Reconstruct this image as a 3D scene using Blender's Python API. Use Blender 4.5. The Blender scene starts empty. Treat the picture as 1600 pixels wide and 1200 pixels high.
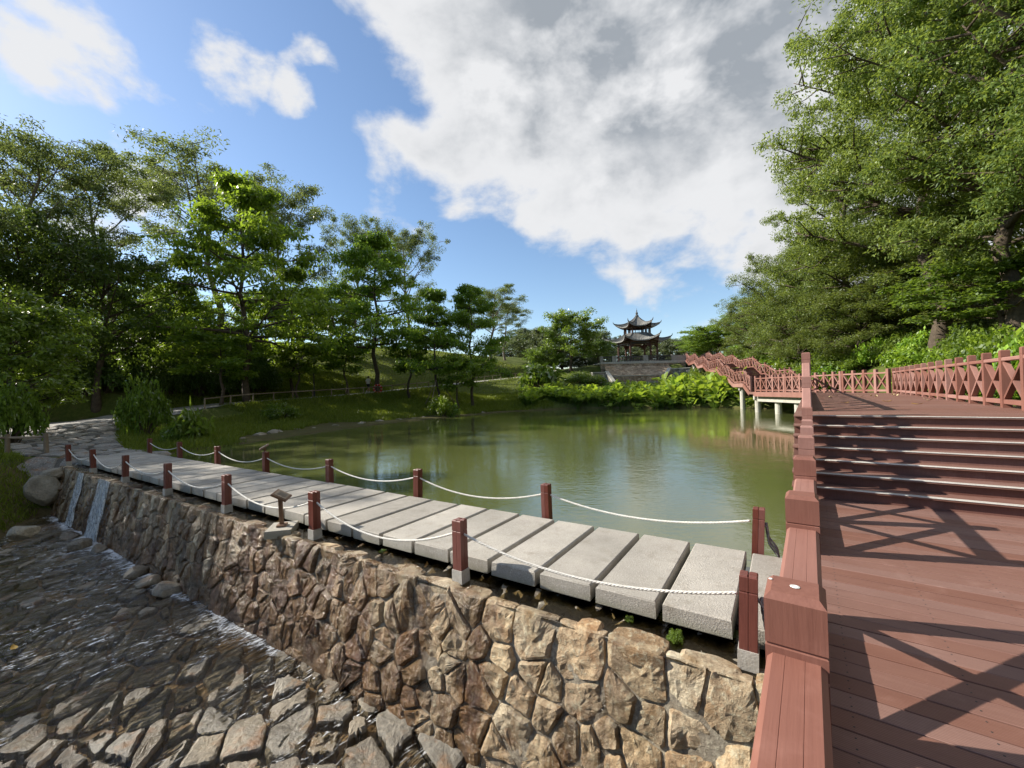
import bpy, math, random
import numpy as np
from mathutils import Vector, Matrix

rnd = random.Random(7)
R = math.radians
scene = bpy.context.scene

# ------------------------------------------------------------------ camera, sky, sun, exposure
FPX, CX, CY = 650.0, 800.0, 600.0          # the photograph is 1600 x 1200
ROLL, HOR = 0.026, 9.0
EYE = Vector((0, 0, 2.0))                  # pond surface is z = 0
pit = math.atan2(HOR, FPX)
cF = Vector((0, math.cos(pit), math.sin(pit)))
cD = Vector((0, math.sin(pit), -math.cos(pit)))
cR = Vector((1, 0, 0))
rr = math.atan(ROLL)
camR = (cR * math.cos(rr) + cD * math.sin(rr))
camD = (cD * math.cos(rr) - cR * math.sin(rr))
cam_d = bpy.data.cameras.new('camera')
cam = bpy.data.objects.new('camera', cam_d)
scene.collection.objects.link(cam)
m = Matrix.Identity(4)
for i in range(3):
    m[i][0] = camR[i]; m[i][1] = -camD[i]; m[i][2] = -cF[i]; m[i][3] = EYE[i]
cam.matrix_world = m
cam_d.sensor_fit = 'HORIZONTAL'
cam_d.sensor_width = 36
cam_d.lens = 36 * FPX / 1600
cam_d.clip_start = 0.05
cam_d.clip_end = 4000
scene.camera = cam


def ray(px, py):
    return cF + camR * ((px - CX) / FPX) + camD * ((py - CY) / FPX)


def at_y(px, py, Y):
    d = ray(px, py); return EYE + d * (Y / d.y)


def at_z(px, py, z):
    d = ray(px, py); return EYE + d * ((z - EYE.z) / d.z)


SUN_AZ = R(-76)      # from +Y towards -X (left of the view)
SUN_EL = R(33)
sun_dir = Vector((math.sin(SUN_AZ) * math.cos(SUN_EL), math.cos(SUN_AZ) * math.cos(SUN_EL), math.sin(SUN_EL)))
sl = bpy.data.lights.new('sun', 'SUN')
sl.energy = 5.0
sl.angle = R(0.6)
sl.color = (1.0, 0.93, 0.82)
so = bpy.data.objects.new('sun', sl)
scene.collection.objects.link(so)
so.rotation_euler = (-sun_dir).to_track_quat('-Z', 'Y').to_euler()
so.location = (-40, 10, 60)

scene.view_settings.view_transform = 'Standard'
scene.view_settings.look = 'None'
scene.view_settings.exposure = 0.9
scene.view_settings.gamma = 1.0
scene.view_settings.use_curve_mapping = False
scene.cycles.use_denoising = True
scene.cycles.max_bounces = 7
scene.cycles.diffuse_bounces = 4
scene.cycles.glossy_bounces = 2
scene.cycles.transmission_bounces = 4
scene.cycles.transparent_max_bounces = 6
scene.cycles.use_adaptive_sampling = True
scene.cycles.adaptive_threshold = 0.02
scene.cycles.caustics_reflective = False
scene.cycles.caustics_refractive = False
scene.cycles.sample_clamp_indirect = 4.0

world = bpy.data.worlds.new('World')
scene.world = world
world.use_nodes = True
world.cycles.sampling_method = 'MANUAL'
world.cycles.sample_map_resolution = 512


class NT:
    """small node-tree helper"""
    def __init__(s, tree):
        s.t = tree; s.t.nodes.clear()

    def n(s, typ, **kw):
        nd = s.t.nodes.new(typ)
        ins = kw.pop('ins', {})
        for k, v in kw.items():
            setattr(nd, k, v)
        for k, v in ins.items():
            sock = nd.inputs[k]
            if isinstance(v, bpy.types.NodeSocket):
                s.t.links.new(v, sock)
            else:
                sock.default_value = v
        return nd

    def math(s, op, a, b=0.0, c=None, clamp=False):
        nd = s.t.nodes.new('ShaderNodeMath'); nd.operation = op; nd.use_clamp = clamp
        for i, v in enumerate((a, b, c)):
            if v is None: continue
            if isinstance(v, bpy.types.NodeSocket): s.t.links.new(v, nd.inputs[i])
            else: nd.inputs[i].default_value = v
        return nd.outputs[0]

    def mix(s, fac, a, b, blend='MIX'):
        nd = s.t.nodes.new('ShaderNodeMix'); nd.data_type = 'RGBA'; nd.blend_type = blend
        for idx, v in ((0, fac), (6, a), (7, b)):
            if isinstance(v, bpy.types.NodeSocket): s.t.links.new(v, nd.inputs[idx])
            else: nd.inputs[idx].default_value = v if idx == 0 else (tuple(v) + (1,) if len(v) == 3 else v)
        return nd.outputs[2]

    def noise(s, vec, scale, detail=4, rough=0.55, dist=0.0, col=False):
        nd = s.n('ShaderNodeTexNoise', ins={'Scale': scale, 'Detail': detail, 'Roughness': rough, 'Distortion': dist})
        if vec is not None: s.t.links.new(vec, nd.inputs['Vector'])
        return nd.outputs['Color' if col else 'Fac']

    def ramp(s, fac, stops):
        nd = s.t.nodes.new('ShaderNodeValToRGB')
        el = nd.color_ramp.elements
        while len(el) < len(stops): el.new(0.5)
        for e, (p, c) in zip(el, stops):
            e.position = p
            e.color = (c, c, c, 1) if isinstance(c, (int, float)) else tuple(c) + (1,)
        s.t.links.new(fac, nd.inputs[0])
        return nd.outputs[0]

    def maprange(s, v, a, b, c=0.0, d=1.0, smooth=False):
        nd = s.n('ShaderNodeMapRange', ins={'Value': v, 'From Min': a, 'From Max': b, 'To Min': c, 'To Max': d})
        if smooth: nd.interpolation_type = 'SMOOTHSTEP'
        return nd.outputs[0]

    def scalevec(s, vec, sc):
        return s.n('ShaderNodeMapping', ins={'Vector': vec, 'Scale': sc}).outputs[0]

    def link(s, a, b): s.t.links.new(a, b)


def build_world():
    w = NT(world.node_tree)
    sky = w.n('ShaderNodeTexSky', sky_type='NISHITA')
    sky.sun_disc = False
    sky.sun_elevation = SUN_EL
    sky.sun_rotation = SUN_AZ
    sky.altitude = 50
    sky.air_density = 1.0
    sky.dust_density = 0.35
    sky.ozone_density = 1.8
    hs = w.n('ShaderNodeHueSaturation', ins={'Saturation': 1.06, 'Value': 1.0, 'Color': sky.outputs[0]})
    bg = w.n('ShaderNodeBackground', ins={'Color': hs.outputs[0], 'Strength': 0.098})
    tc = w.n('ShaderNodeTexCoord')
    d = tc.outputs['Generated']
    # a cloud deck over the right half of the sky: its edge is a great circle broken up by noise
    def plane(a, b2, inside):
        nrm = ray(*a).normalized().cross(ray(*b2).normalized()).normalized()
        if nrm.dot(ray(*inside).normalized()) < 0: nrm = -nrm
        return w.n('ShaderNodeVectorMath', operation='DOT_PRODUCT', ins={0: d, 1: tuple(nrm)}).outputs['Value']
    dt = w.math('SMOOTH_MIN', plane((560, 262), (1020, 452), (1000, 120)), plane((535, 10), (560, 270), (1000, 120)), 0.12)
    flat = w.scalevec(d, (1.0, 1.0, 1.5))
    warp = w.n('ShaderNodeVectorMath', operation='ADD', ins={0: flat, 1: w.scalevec(w.noise(flat, 3.0, 1, 0.5, col=True), (0.10, 0.10, 0.10))}).outputs[0]
    n1 = w.noise(warp, 2.3, 2, 0.5)
    n2 = w.noise(warp, 5.5, 7, 0.56)
    edge = w.math('ADD', w.math('MULTIPLY', dt, 1.0), w.math('ADD', w.math('MULTIPLY', w.math('SUBTRACT', n1, 0.5), 0.36), w.math('MULTIPLY', w.math('SUBTRACT', n2, 0.5), 0.56)))
    dens = edge
    # separate small clouds
    for px, py, rad, amt in ((345, 92, 0.10, 1.0), (390, 105, 0.07, 0.9), (458, 140, 0.075, 0.8), (510, 85, 0.075, 0.75), (20, 0, 0.22, 0.85), (150, 30, 0.12, 0.7), (240, 300, 0.13, 1.0), (265, 340, 0.10, 1.0), (160, 370, 0.10, 0.9)):
        c = ray(px, py).normalized()
        dd = w.n('ShaderNodeVectorMath', operation='DISTANCE', ins={0: d, 1: tuple(c)}).outputs['Value']
        fall = w.maprange(dd, rad * 0.15, rad * 1.15, 1.0, 0.0, smooth=True)
        bl = w.math('ADD', w.math('MULTIPLY', fall, 0.21 * amt), w.math('SUBTRACT', w.math('MULTIPLY', w.math('SUBTRACT', n2, 0.5), 0.75), 0.13))
        bl = w.math('MULTIPLY', bl, w.maprange(fall, 0.0, 0.25))
        bl = w.math('MINIMUM', bl, 0.10)
        dens = w.math('MAXIMUM', dens, bl)
    # scattered puffs over the rest of the sky, thinning out in the blue part ahead
    alpha = w.maprange(dens, -0.01, 0.11, smooth=True)
    sep = w.n('ShaderNodeSeparateXYZ', ins={0: d})
    alpha = w.math('MULTIPLY', alpha, w.maprange(sep.outputs[2], -0.03, 0.03))
    thick = w.maprange(dens, 0.08, 0.36, smooth=True)
    n3 = w.noise(warp, 6.0, 5, 0.58)
    thick2 = w.math('MULTIPLY', thick, w.maprange(n3, 0.38, 0.58, 0.0, 1.0), clamp=True)
    ccol = w.mix(thick2, (0.92, 0.93, 0.95), (0.40, 0.44, 0.49))
    cbg = w.n('ShaderNodeBackground', ins={'Color': ccol, 'Strength': 0.49})
    mx = w.n('ShaderNodeMixShader', ins={0: alpha, 1: bg.outputs[0], 2: cbg.outputs[0]})
    out = w.n('ShaderNodeOutputWorld', ins={'Surface': mx.outputs[0]})


build_world()

# ------------------------------------------------------------------ frames of the place
Bx = Vector((-0.84, 0.5426, 0)); Nx = Vector((0.5426, 0.84, 0))      # along / across the slab bridge
Ux = Vector((0.582, 0.813, 0)); Vx = Vector((0.813, -0.582, 0))      # along / across the boardwalk


def bn(b, n, z=0.0): return Bx * b + Nx * n + Vector((0, 0, z))
def uv(u, v, z=0.0): return Ux * u + Vx * v + Vector((0, 0, z))


LOW, UPP = 0.405, 1.42
RISE, TREAD = 0.145, 0.30
U_TOP = 8.87
RAILV = -0.045
RIGHTV = 3.0
P_C = uv(24.6, 2.93)          # far right corner of the upper deck
P_E = Vector((16.7, 28.5, 0))
SD = Vector((0.27, 0.963, 0)).normalized(); SR = Vector((0.963, -0.27, 0)).normalized()
SLABZ = 0.2
STREAM = -1.3

# ------------------------------------------------------------------ materials
M = {}


def mat(name):
    mm = bpy.data.materials.new(name); mm.use_nodes = True
    M[name] = mm
    return NT(mm.node_tree)


def finish(t, shader, disp=None):
    t.n('ShaderNodeOutputMaterial', ins={'Surface': shader})


def principled(t, col, rough=0.7, normal=None, spec=0.4, **kw):
    ins = {'Base Color': col if isinstance(col, bpy.types.NodeSocket) else tuple(col) + (1,), 'Roughness': rough, 'Specular IOR Level': spec}
    if normal is not None: ins['Normal'] = normal
    ins.update(kw)
    return t.n('ShaderNodeBsdfPrincipled', ins=ins).outputs[0]


def bump(t, h, strength=0.5, dist=0.02):
    return t.n('ShaderNodeBump', ins={'Height': h, 'Strength': strength, 'Distance': dist}).outputs[0]


def objrand(t): return t.n('ShaderNodeObjectInfo').outputs['Random']
def opos(t): return t.n('ShaderNodeTexCoord').outputs['Object']
def gpos(t): return t.n('ShaderNodeNewGeometry').outputs['Position']


def hsv(t, col, h=0.5, s=1.0, v=1.0):
    nd = t.n('ShaderNodeHueSaturation')
    for k, x in (('Hue', h), ('Saturation', s), ('Value', v)):
        if isinstance(x, bpy.types.NodeSocket): t.link(x, nd.inputs[k])
        else: nd.inputs[k].default_value = x
    if isinstance(col, bpy.types.NodeSocket): t.link(col, nd.inputs['Color'])
    else: nd.inputs['Color'].default_value = tuple(col) + (1,)
    return nd.outputs[0]


def wood_mat(name, col, dark, rough=0.62, along=None, ribs=None, var=0.22):
    t = mat(name)
    p = gpos(t)
    if along is not None:
        q = t.n('ShaderNodeVectorRotate', rotation_type='Z_AXIS', ins={'Vector': p, 'Angle': -math.atan2(along.y, along.x)}).outputs[0]
        n = t.noise(t.scalevec(q, (0.35, 1.0, 1.0)), 2.6, 6, 0.65)
        n2 = t.noise(t.scalevec(q, (0.045, 1.0, 1.0)), 95, 4, 0.65)
    else:
        n = t.noise(t.scalevec(p, (1.0, 1.0, 0.35)), 2.3, 6, 0.62)
        n2 = t.noise(t.scalevec(p, (1.0, 1.0, 0.06)), 85, 4, 0.65)
    f = t.math('ADD', t.math('MULTIPLY', n, 0.55), t.math('MULTIPLY', n2, 0.45))
    c = t.mix(t.maprange(f, 0.35, 0.68), dark, col)
    # pale dusty blotches
    n4 = t.noise(p, 6.0, 6, 0.65)
    c = t.mix(t.math('MULTIPLY', t.maprange(n4, 0.56, 0.75), 0.30), c, tuple(min(1, x * 1.25 + 0.05) for x in col))
    n5 = t.noise(p, 0.9, 5, 0.6)
    c = t.mix(t.math('MULTIPLY', t.maprange(n5, 0.55, 0.72), 0.35), c, tuple(x * 0.45 for x in dark))
    c = hsv(t, c, s=t.maprange(objrand(t), 0, 1, 1.1, 0.85), v=t.maprange(objrand(t), 0, 1, 1 - var, 1 + var))
    h = n2
    if ribs:
        dv = t.n('ShaderNodeVectorMath', operation='DOT_PRODUCT', ins={0: p, 1: tuple(ribs)}).outputs['Value']
        w = t.math('SINE', dv)
        h = t.math('ADD', t.math('MULTIPLY', n2, 0.3), t.math('MULTIPLY', w, 0.6))
        c = t.mix(t.maprange(w, -1, 0.2, 0.45, 0.0), c, tuple(x * 0.5 for x in dark))
    finish(t, principled(t, c, rough, bump(t, h, 0.35, 0.0022), 0.35))


wood_mat('rail_wood', (0.285, 0.136, 0.104), (0.205, 0.092, 0.070), 0.62)
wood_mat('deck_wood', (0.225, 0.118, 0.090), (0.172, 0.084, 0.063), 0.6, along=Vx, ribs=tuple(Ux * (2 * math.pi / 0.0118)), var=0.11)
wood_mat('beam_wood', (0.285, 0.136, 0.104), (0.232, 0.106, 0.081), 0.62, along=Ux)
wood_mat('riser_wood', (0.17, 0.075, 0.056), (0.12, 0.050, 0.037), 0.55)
wood_mat('post_wood', (0.165, 0.048, 0.033), (0.095, 0.027, 0.019), 0.45)
wood_mat('sign_wood', (0.20, 0.115, 0.065), (0.12, 0.065, 0.036), 0.6)
wood_mat('fence_wood', (0.24, 0.185, 0.125), (0.15, 0.115, 0.08), 0.8)
wood_mat('pagoda_wood', (0.10, 0.04, 0.025), (0.055, 0.024, 0.016), 0.5)


def plain_noise(name, col, dark, scale=6, rough=0.8, bs=0.4, bd=0.01, fine=60, spec=0.3, var=0.1):
    t = mat(name)
    p = gpos(t)
    n = t.noise(p, scale, 6, 0.62)
    n2 = t.noise(p, fine, 3, 0.7)
    c = t.mix(t.maprange(n, 0.32, 0.68), dark, col)
    c = t.mix(t.math('MULTIPLY', t.maprange(n2, 0.4, 0.7), 0.35), c, tuple(x * 0.6 for x in dark))
    c = hsv(t, c, v=t.maprange(objrand(t), 0, 1, 1 - var, 1 + var))
    finish(t, principled(t, c, rough, bump(t, t.math('ADD', n2, n), bs, bd), spec))


plain_noise('concrete', (0.42, 0.40, 0.36), (0.27, 0.255, 0.22), 4)
plain_noise('pale_concrete', (0.55, 0.53, 0.46), (0.40, 0.385, 0.33), 3)
plain_noise('asphalt', (0.33, 0.32, 0.30), (0.25, 0.24, 0.225), 1.5, 0.9, fine=90)
plain_noise('nosing', (0.62, 0.60, 0.55), (0.48, 0.46, 0.42), 8, 0.6)
plain_noise('rope', (0.78, 0.76, 0.70), (0.62, 0.59, 0.53), 30, 0.9, fine=160)
plain_noise('rope_grey', (0.30, 0.29, 0.27), (0.18, 0.17, 0.16), 30, 0.9, fine=160)
plain_noise('bark', (0.115, 0.088, 0.062), (0.055, 0.042, 0.031), 5, 0.9, 0.9, 0.03, fine=22)
plain_noise('bark_pale', (0.24, 0.20, 0.155), (0.12, 0.098, 0.072), 4, 0.9, 0.8, 0.03, fine=22)
plain_noise('metal_dark', (0.03, 0.03, 0.032), (0.02, 0.02, 0.02), 5, 0.5)
plain_noise('roof_tile', (0.27, 0.265, 0.245), (0.16, 0.16, 0.15), 4, 0.7)
plain_noise('roof_ridge', (0.13, 0.13, 0.125), (0.075, 0.075, 0.075), 4, 0.7)
plain_noise('red_paint', (0.50, 0.035, 0.025), (0.36, 0.025, 0.02), 8, 0.5)
plain_noise('white_paint', (0.70, 0.69, 0.66), (0.55, 0.54, 0.5), 8, 0.6)
plain_noise('glass_lamp', (0.65, 0.63, 0.55), (0.5, 0.48, 0.42), 8, 0.4)
plain_noise('lantern_red', (0.22, 0.02, 0.03), (0.14, 0.012, 0.02), 8, 0.6)
plain_noise('skin', (0.42, 0.24, 0.16), (0.36, 0.20, 0.13), 8, 0.6)
plain_noise('black_cloth', (0.025, 0.025, 0.03), (0.015, 0.015, 0.018), 8, 0.9)
plain_noise('hair_black', (0.015, 0.012, 0.01), (0.01, 0.008, 0.008), 8, 0.6)
plain_noise('dark_stone', (0.10, 0.098, 0.09), (0.06, 0.058, 0.054), 4, 0.8)
plain_noise('boulder_rock', (0.40, 0.36, 0.28), (0.20, 0.175, 0.13), 2.5, 0.75, 0.9, 0.05, fine=14)
plain_noise('yellow_leaf', (0.55, 0.36, 0.06), (0.40, 0.22, 0.04), 20, 0.7)
plain_noise('pale_leaf', (0.55, 0.46, 0.26), (0.42, 0.33, 0.17), 20, 0.7)
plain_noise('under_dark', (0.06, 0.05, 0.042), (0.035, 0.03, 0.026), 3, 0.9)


def granite():
    t = mat('granite')
    p = gpos(t)
    sp = t.noise(p, 105, 3, 0.75)
    sp2 = t.noise(p, 70, 2, 0.6)
    big = t.noise(p, 1.3, 6, 0.65)
    c = t.mix(t.maprange(big, 0.35, 0.65), (0.29, 0.27, 0.235), (0.40, 0.372, 0.325))
    c = t.mix(t.math('MULTIPLY', t.maprange(sp, 0.52, 0.68), 0.75), c, (0.15, 0.14, 0.125))
    c = t.mix(t.math('MULTIPLY', t.maprange(sp2, 0.58, 0.70), 0.55), c, (0.60, 0.57, 0.51))
    c = t.mix(t.math('MULTIPLY', t.maprange(t.noise(p, 4.5, 7, 0.72), 0.52, 0.70), 0.55), c, (0.20, 0.175, 0.135))
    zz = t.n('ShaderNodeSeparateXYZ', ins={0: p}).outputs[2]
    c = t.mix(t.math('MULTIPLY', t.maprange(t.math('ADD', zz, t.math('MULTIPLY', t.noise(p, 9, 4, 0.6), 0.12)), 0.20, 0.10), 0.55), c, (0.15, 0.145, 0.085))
    c = hsv(t, c, v=t.maprange(objrand(t), 0, 1, 0.82, 1.12))
    finish(t, principled(t, c, 0.78, bump(t, t.math('ADD', sp, sp2), 0.8, 0.006), 0.3))


granite()


def rock(name, a, b, c3, wet=0.45, moss=0.25, scale=3.0, wall_wet=False, rust=0.7):
    """stone with its own colour for every piece, rust and moss stains, a wet sheen in patches"""
    t = mat(name)
    p = gpos(t)
    r = objrand(t)
    n = t.noise(p, scale, 8, 0.68)
    n2 = t.noise(p, 24, 8, 0.74)
    n3 = t.noise(p, 1.3, 3, 0.5)
    base = t.ramp(r, [(0.0, a), (0.3, b), (0.55, c3), (0.8, tuple(x * 0.6 for x in b)), (1.0, tuple(x * 0.8 for x in a))])
    c = t.mix(t.math('MULTIPLY', t.maprange(n, 0.50, 0.66), 0.8), base, tuple(x * 0.30 for x in b))
    c = t.mix(t.math('MULTIPLY', t.maprange(n2, 0.50, 0.66), 0.5), c, tuple(min(0.68, x * 1.4) for x in c3))
    c = t.mix(t.math('MULTIPLY', t.maprange(n2, 0.48, 0.34), 0.55), c, tuple(x * 0.25 for x in b))
    c = t.mix(t.math('MULTIPLY', t.maprange(t.noise(p, 4.2, 5, 0.65), 0.54, 0.70), rust), c, (0.24, 0.105, 0.032))
    c = t.mix(t.math('MULTIPLY', t.maprange(t.noise(p, 2.1, 5, 0.6), 0.54, 0.68), moss), c, (0.075, 0.075, 0.022))
    if wall_wet:
        along = t.n('ShaderNodeVectorMath', operation='DOT_PRODUCT', ins={0: p, 1: tuple(Bx)}).outputs['Value']
        zz = t.n('ShaderNodeSeparateXYZ', ins={0: p}).outputs[2]
        streak = t.noise(t.scalevec(p, (2.4, 2.4, 0.30)), 1.3, 5, 0.62)
        wf = t.math('ADD', t.math('MULTIPLY', t.maprange(along, 0.4, 3.4, 0.12, 0.85), 1.0), t.math('ADD', t.math('MULTIPLY', t.math('SUBTRACT', streak, 0.5), 3.6), t.maprange(zz, 0.0, -1.3, -0.20, 0.22)))
        wf = t.math('MULTIPLY', wf, 1.0, clamp=True)
        wc = t.mix(1.0, c, (0.25, 0.17, 0.10), 'MULTIPLY')
        c = t.mix(wf, c, wc)
        rough = t.maprange(wf, 0.15, 0.7, 0.85, 0.16)
    else:
        rough = t.maprange(n3, 0.40, 0.60, 0.75, 0.75 - wet)
    finish(t, principled(t, c, rough, bump(t, t.math('ADD', n2, t.math('MULTIPLY', n, 0.8)), 1.0, 0.022), 0.55))


rock('wall_rock', (0.58, 0.46, 0.29), (0.42, 0.27, 0.135), (0.60, 0.51, 0.36), 0.45, 0.35, wall_wet=True)
rock('mortar', (0.48, 0.42, 0.32), (0.44, 0.38, 0.285), (0.52, 0.455, 0.345), 0.4, 0.2, 2.0, wall_wet=True, rust=0.12)
rock('bed_rock', (0.235, 0.215, 0.175), (0.21, 0.17, 0.115), (0.29, 0.255, 0.195), 0.6, 0.2)
rock('bed_floor', (0.33, 0.22, 0.11), (0.25, 0.165, 0.08), (0.35, 0.235, 0.11), 0.4, 0.3, 1.5)
rock('paver_rock', (0.30, 0.29, 0.265), (0.22, 0.21, 0.19), (0.36, 0.345, 0.31), 0.1, 0.1)
rock('path_joint', (0.12, 0.11, 0.09), (0.09, 0.085, 0.07), (0.12, 0.11, 0.09), 0.0, 0.5)


def rubble(name, a, b, scale):
    """distant coursed rubble: the pieces are under ten pixels there"""
    t = mat(name)
    p = gpos(t)
    v = t.n('ShaderNodeTexVoronoi', feature='F1', ins={'Vector': p, 'Scale': scale})
    ve = t.n('ShaderNodeTexVoronoi', feature='DISTANCE_TO_EDGE', ins={'Vector': p, 'Scale': scale})
    sep = t.n('ShaderNodeSeparateColor', ins={0: v.outputs['Color']})
    c = t.mix(sep.outputs[0], a, b)
    c = t.mix(t.maprange(ve.outputs['Distance'], 0.0, 0.06, 0.7, 0.0), c, tuple(x * 0.4 for x in a))
    n = t.noise(p, 1.2, 5, 0.6)
    c = t.mix(t.math('MULTIPLY', t.maprange(n, 0.5, 0.7), 0.5), c, (0.05, 0.055, 0.025))
    finish(t, principled(t, c, 0.85, bump(t, t.maprange(ve.outputs['Distance'], 0, 0.15), 0.9, 0.06), 0.3))


rubble('terrace_rubble', (0.28, 0.20, 0.13), (0.55, 0.44, 0.31), 2.6)
rubble('wing_rubble', (0.20, 0.185, 0.155), (0.42, 0.39, 0.33), 1.9)


def leaf_mat(name, col, col2, trans=0.35, gloss=0.10, vr=0.35, tcol=None, hv=0.012, ov=0.12):
    t = mat(name)
    g = t.n('ShaderNodeNewGeometry')
    ri = g.outputs['Random Per Island']
    p = g.outputs['Position']
    big = t.noise(p, 0.55, 2, 0.5)
    f = t.math('ADD', t.math('MULTIPLY', ri, 0.55), t.math('MULTIPLY', t.maprange(big, 0.3, 0.7), 0.45))
    c = t.mix(f, col, col2)
    orr = objrand(t)
    c = hsv(t, c, h=t.maprange(orr, 0, 1, 0.5 - hv, 0.5 + hv), v=t.math('MULTIPLY', t.maprange(ri, 0, 1, 1 - vr, 1 + vr), t.maprange(t.math('FRACT', t.math('MULTIPLY', orr, 7.31)), 0, 1, 1 - ov, 1 + ov)))
    dif = t.n('ShaderNodeBsdfDiffuse', ins={'Color': c}).outputs[0]
    tc = t.mix(0.6, c, tcol or tuple((x * 2.3, y * 2.3, z * 0.9) for x, y, z in [col2])[0])
    tr = t.n('ShaderNodeBsdfTranslucent', ins={'Color': tc}).outputs[0]
    a = t.n('ShaderNodeMixShader', ins={0: trans, 1: dif, 2: tr}).outputs[0]
    gl = t.n('ShaderNodeBsdfGlossy', ins={'Color': (1, 1, 1, 1), 'Roughness': 0.42}).outputs[0]
    fr = t.n('ShaderNodeLayerWeight', ins={'Blend': 0.25}).outputs['Fresnel']
    b = t.n('ShaderNodeMixShader', ins={0: t.math('MULTIPLY', fr, gloss), 1: a, 2: gl}).outputs[0]
    finish(t, b)


leaf_mat('leaf_tier', (0.075, 0.150, 0.026), (0.185, 0.260, 0.040), 0.52, 0.06, 0.35, None, 0.018, 0.25)
leaf_mat('leaf_gum', (0.080, 0.118, 0.050), (0.140, 0.172, 0.075), 0.38, 0.05)
leaf_mat('leaf_dark', (0.045, 0.090, 0.022), (0.095, 0.140, 0.032), 0.40, 0.1)
leaf_mat('leaf_right', (0.080, 0.135, 0.034), (0.195, 0.240, 0.070), 0.42, 0.06, 0.45)
leaf_mat('leaf_fine', (0.075, 0.118, 0.030), (0.165, 0.200, 0.055), 0.42, 0.1, 0.45)
leaf_mat('leaf_vine', (0.070, 0.150, 0.018), (0.200, 0.290, 0.034), 0.42, 0.12, 0.45, None, 0.022, 0.4)
leaf_mat('leaf_taro', (0.100, 0.190, 0.022), (0.330, 0.430, 0.075), 0.45, 0.35, 0.5, None, 0.02, 0.35)
leaf_mat('leaf_shrub', (0.070, 0.130, 0.022), (0.150, 0.215, 0.038), 0.45, 0.1)
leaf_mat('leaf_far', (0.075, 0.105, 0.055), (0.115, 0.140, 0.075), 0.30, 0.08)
leaf_mat('leaf_dry', (0.22, 0.085, 0.03), (0.30, 0.14, 0.05), 0.25)
leaf_mat('grass_blade', (0.075, 0.115, 0.018), (0.165, 0.195, 0.036), 0.35, 0.05, 0.35)


def ground_mat():
    t = mat('ground')
    p = gpos(t)
    n = t.noise(p, 0.35, 6, 0.6)
    n2 = t.noise(p, 6, 5, 0.7)
    n3 = t.noise(p, 1.4, 5, 0.6)
    c = t.mix(t.maprange(n2, 0.3, 0.7), (0.048, 0.070, 0.014), (0.105, 0.130, 0.028))
    c = t.mix(t.math('MULTIPLY', t.maprange(n3, 0.52, 0.68), 0.55), c, (0.120, 0.095, 0.05))
    c = t.mix(t.math('MULTIPLY', t.maprange(n, 0.5, 0.7), 0.35), c, (0.135, 0.155, 0.035))
    # bare soil at the waterline and below it
    z = t.n('ShaderNodeSeparateXYZ', ins={0: p}).outputs[2]
    soil = t.maprange(t.math('ADD', z, t.math('MULTIPLY', n3, 0.5)), 0.24, 0.46, 1.0, 0.0)
    c = t.mix(t.math('MULTIPLY', soil, 0.8), c, (0.105, 0.078, 0.042))
    finish(t, principled(t, c, 0.95, bump(t, t.math('ADD', n2, n3), 1.0, 0.10), 0.15))


ground_mat()


def pond_mat():
    t = mat('pond')
    p = gpos(t)
    sc = t.scalevec(p, (1.0, 1.0, 1.0))
    a = t.noise(sc, 1.3, 4, 0.55)
    b = t.noise(t.scalevec(p, (2.6, 5.0, 1)), 2.4, 3, 0.55, 0.3)
    calm = t.maprange(t.noise(p, 0.10, 2, 0.5), 0.38, 0.62, 0.20, 1.7)
    h = t.math('MULTIPLY', t.math('ADD', t.math('MULTIPLY', a, 0.9), t.math('MULTIPLY', b, 0.45)), calm)
    nrm = bump(t, h, 0.13, 0.07)
    c = t.mix(t.maprange(t.noise(p, 0.16, 3, 0.5), 0.35, 0.65), (0.078, 0.092, 0.026), (0.100, 0.112, 0.040))
    base = principled(t, c, 0.02, nrm, 0.5, IOR=2.05)
    finish(t, base)


pond_mat()


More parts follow.
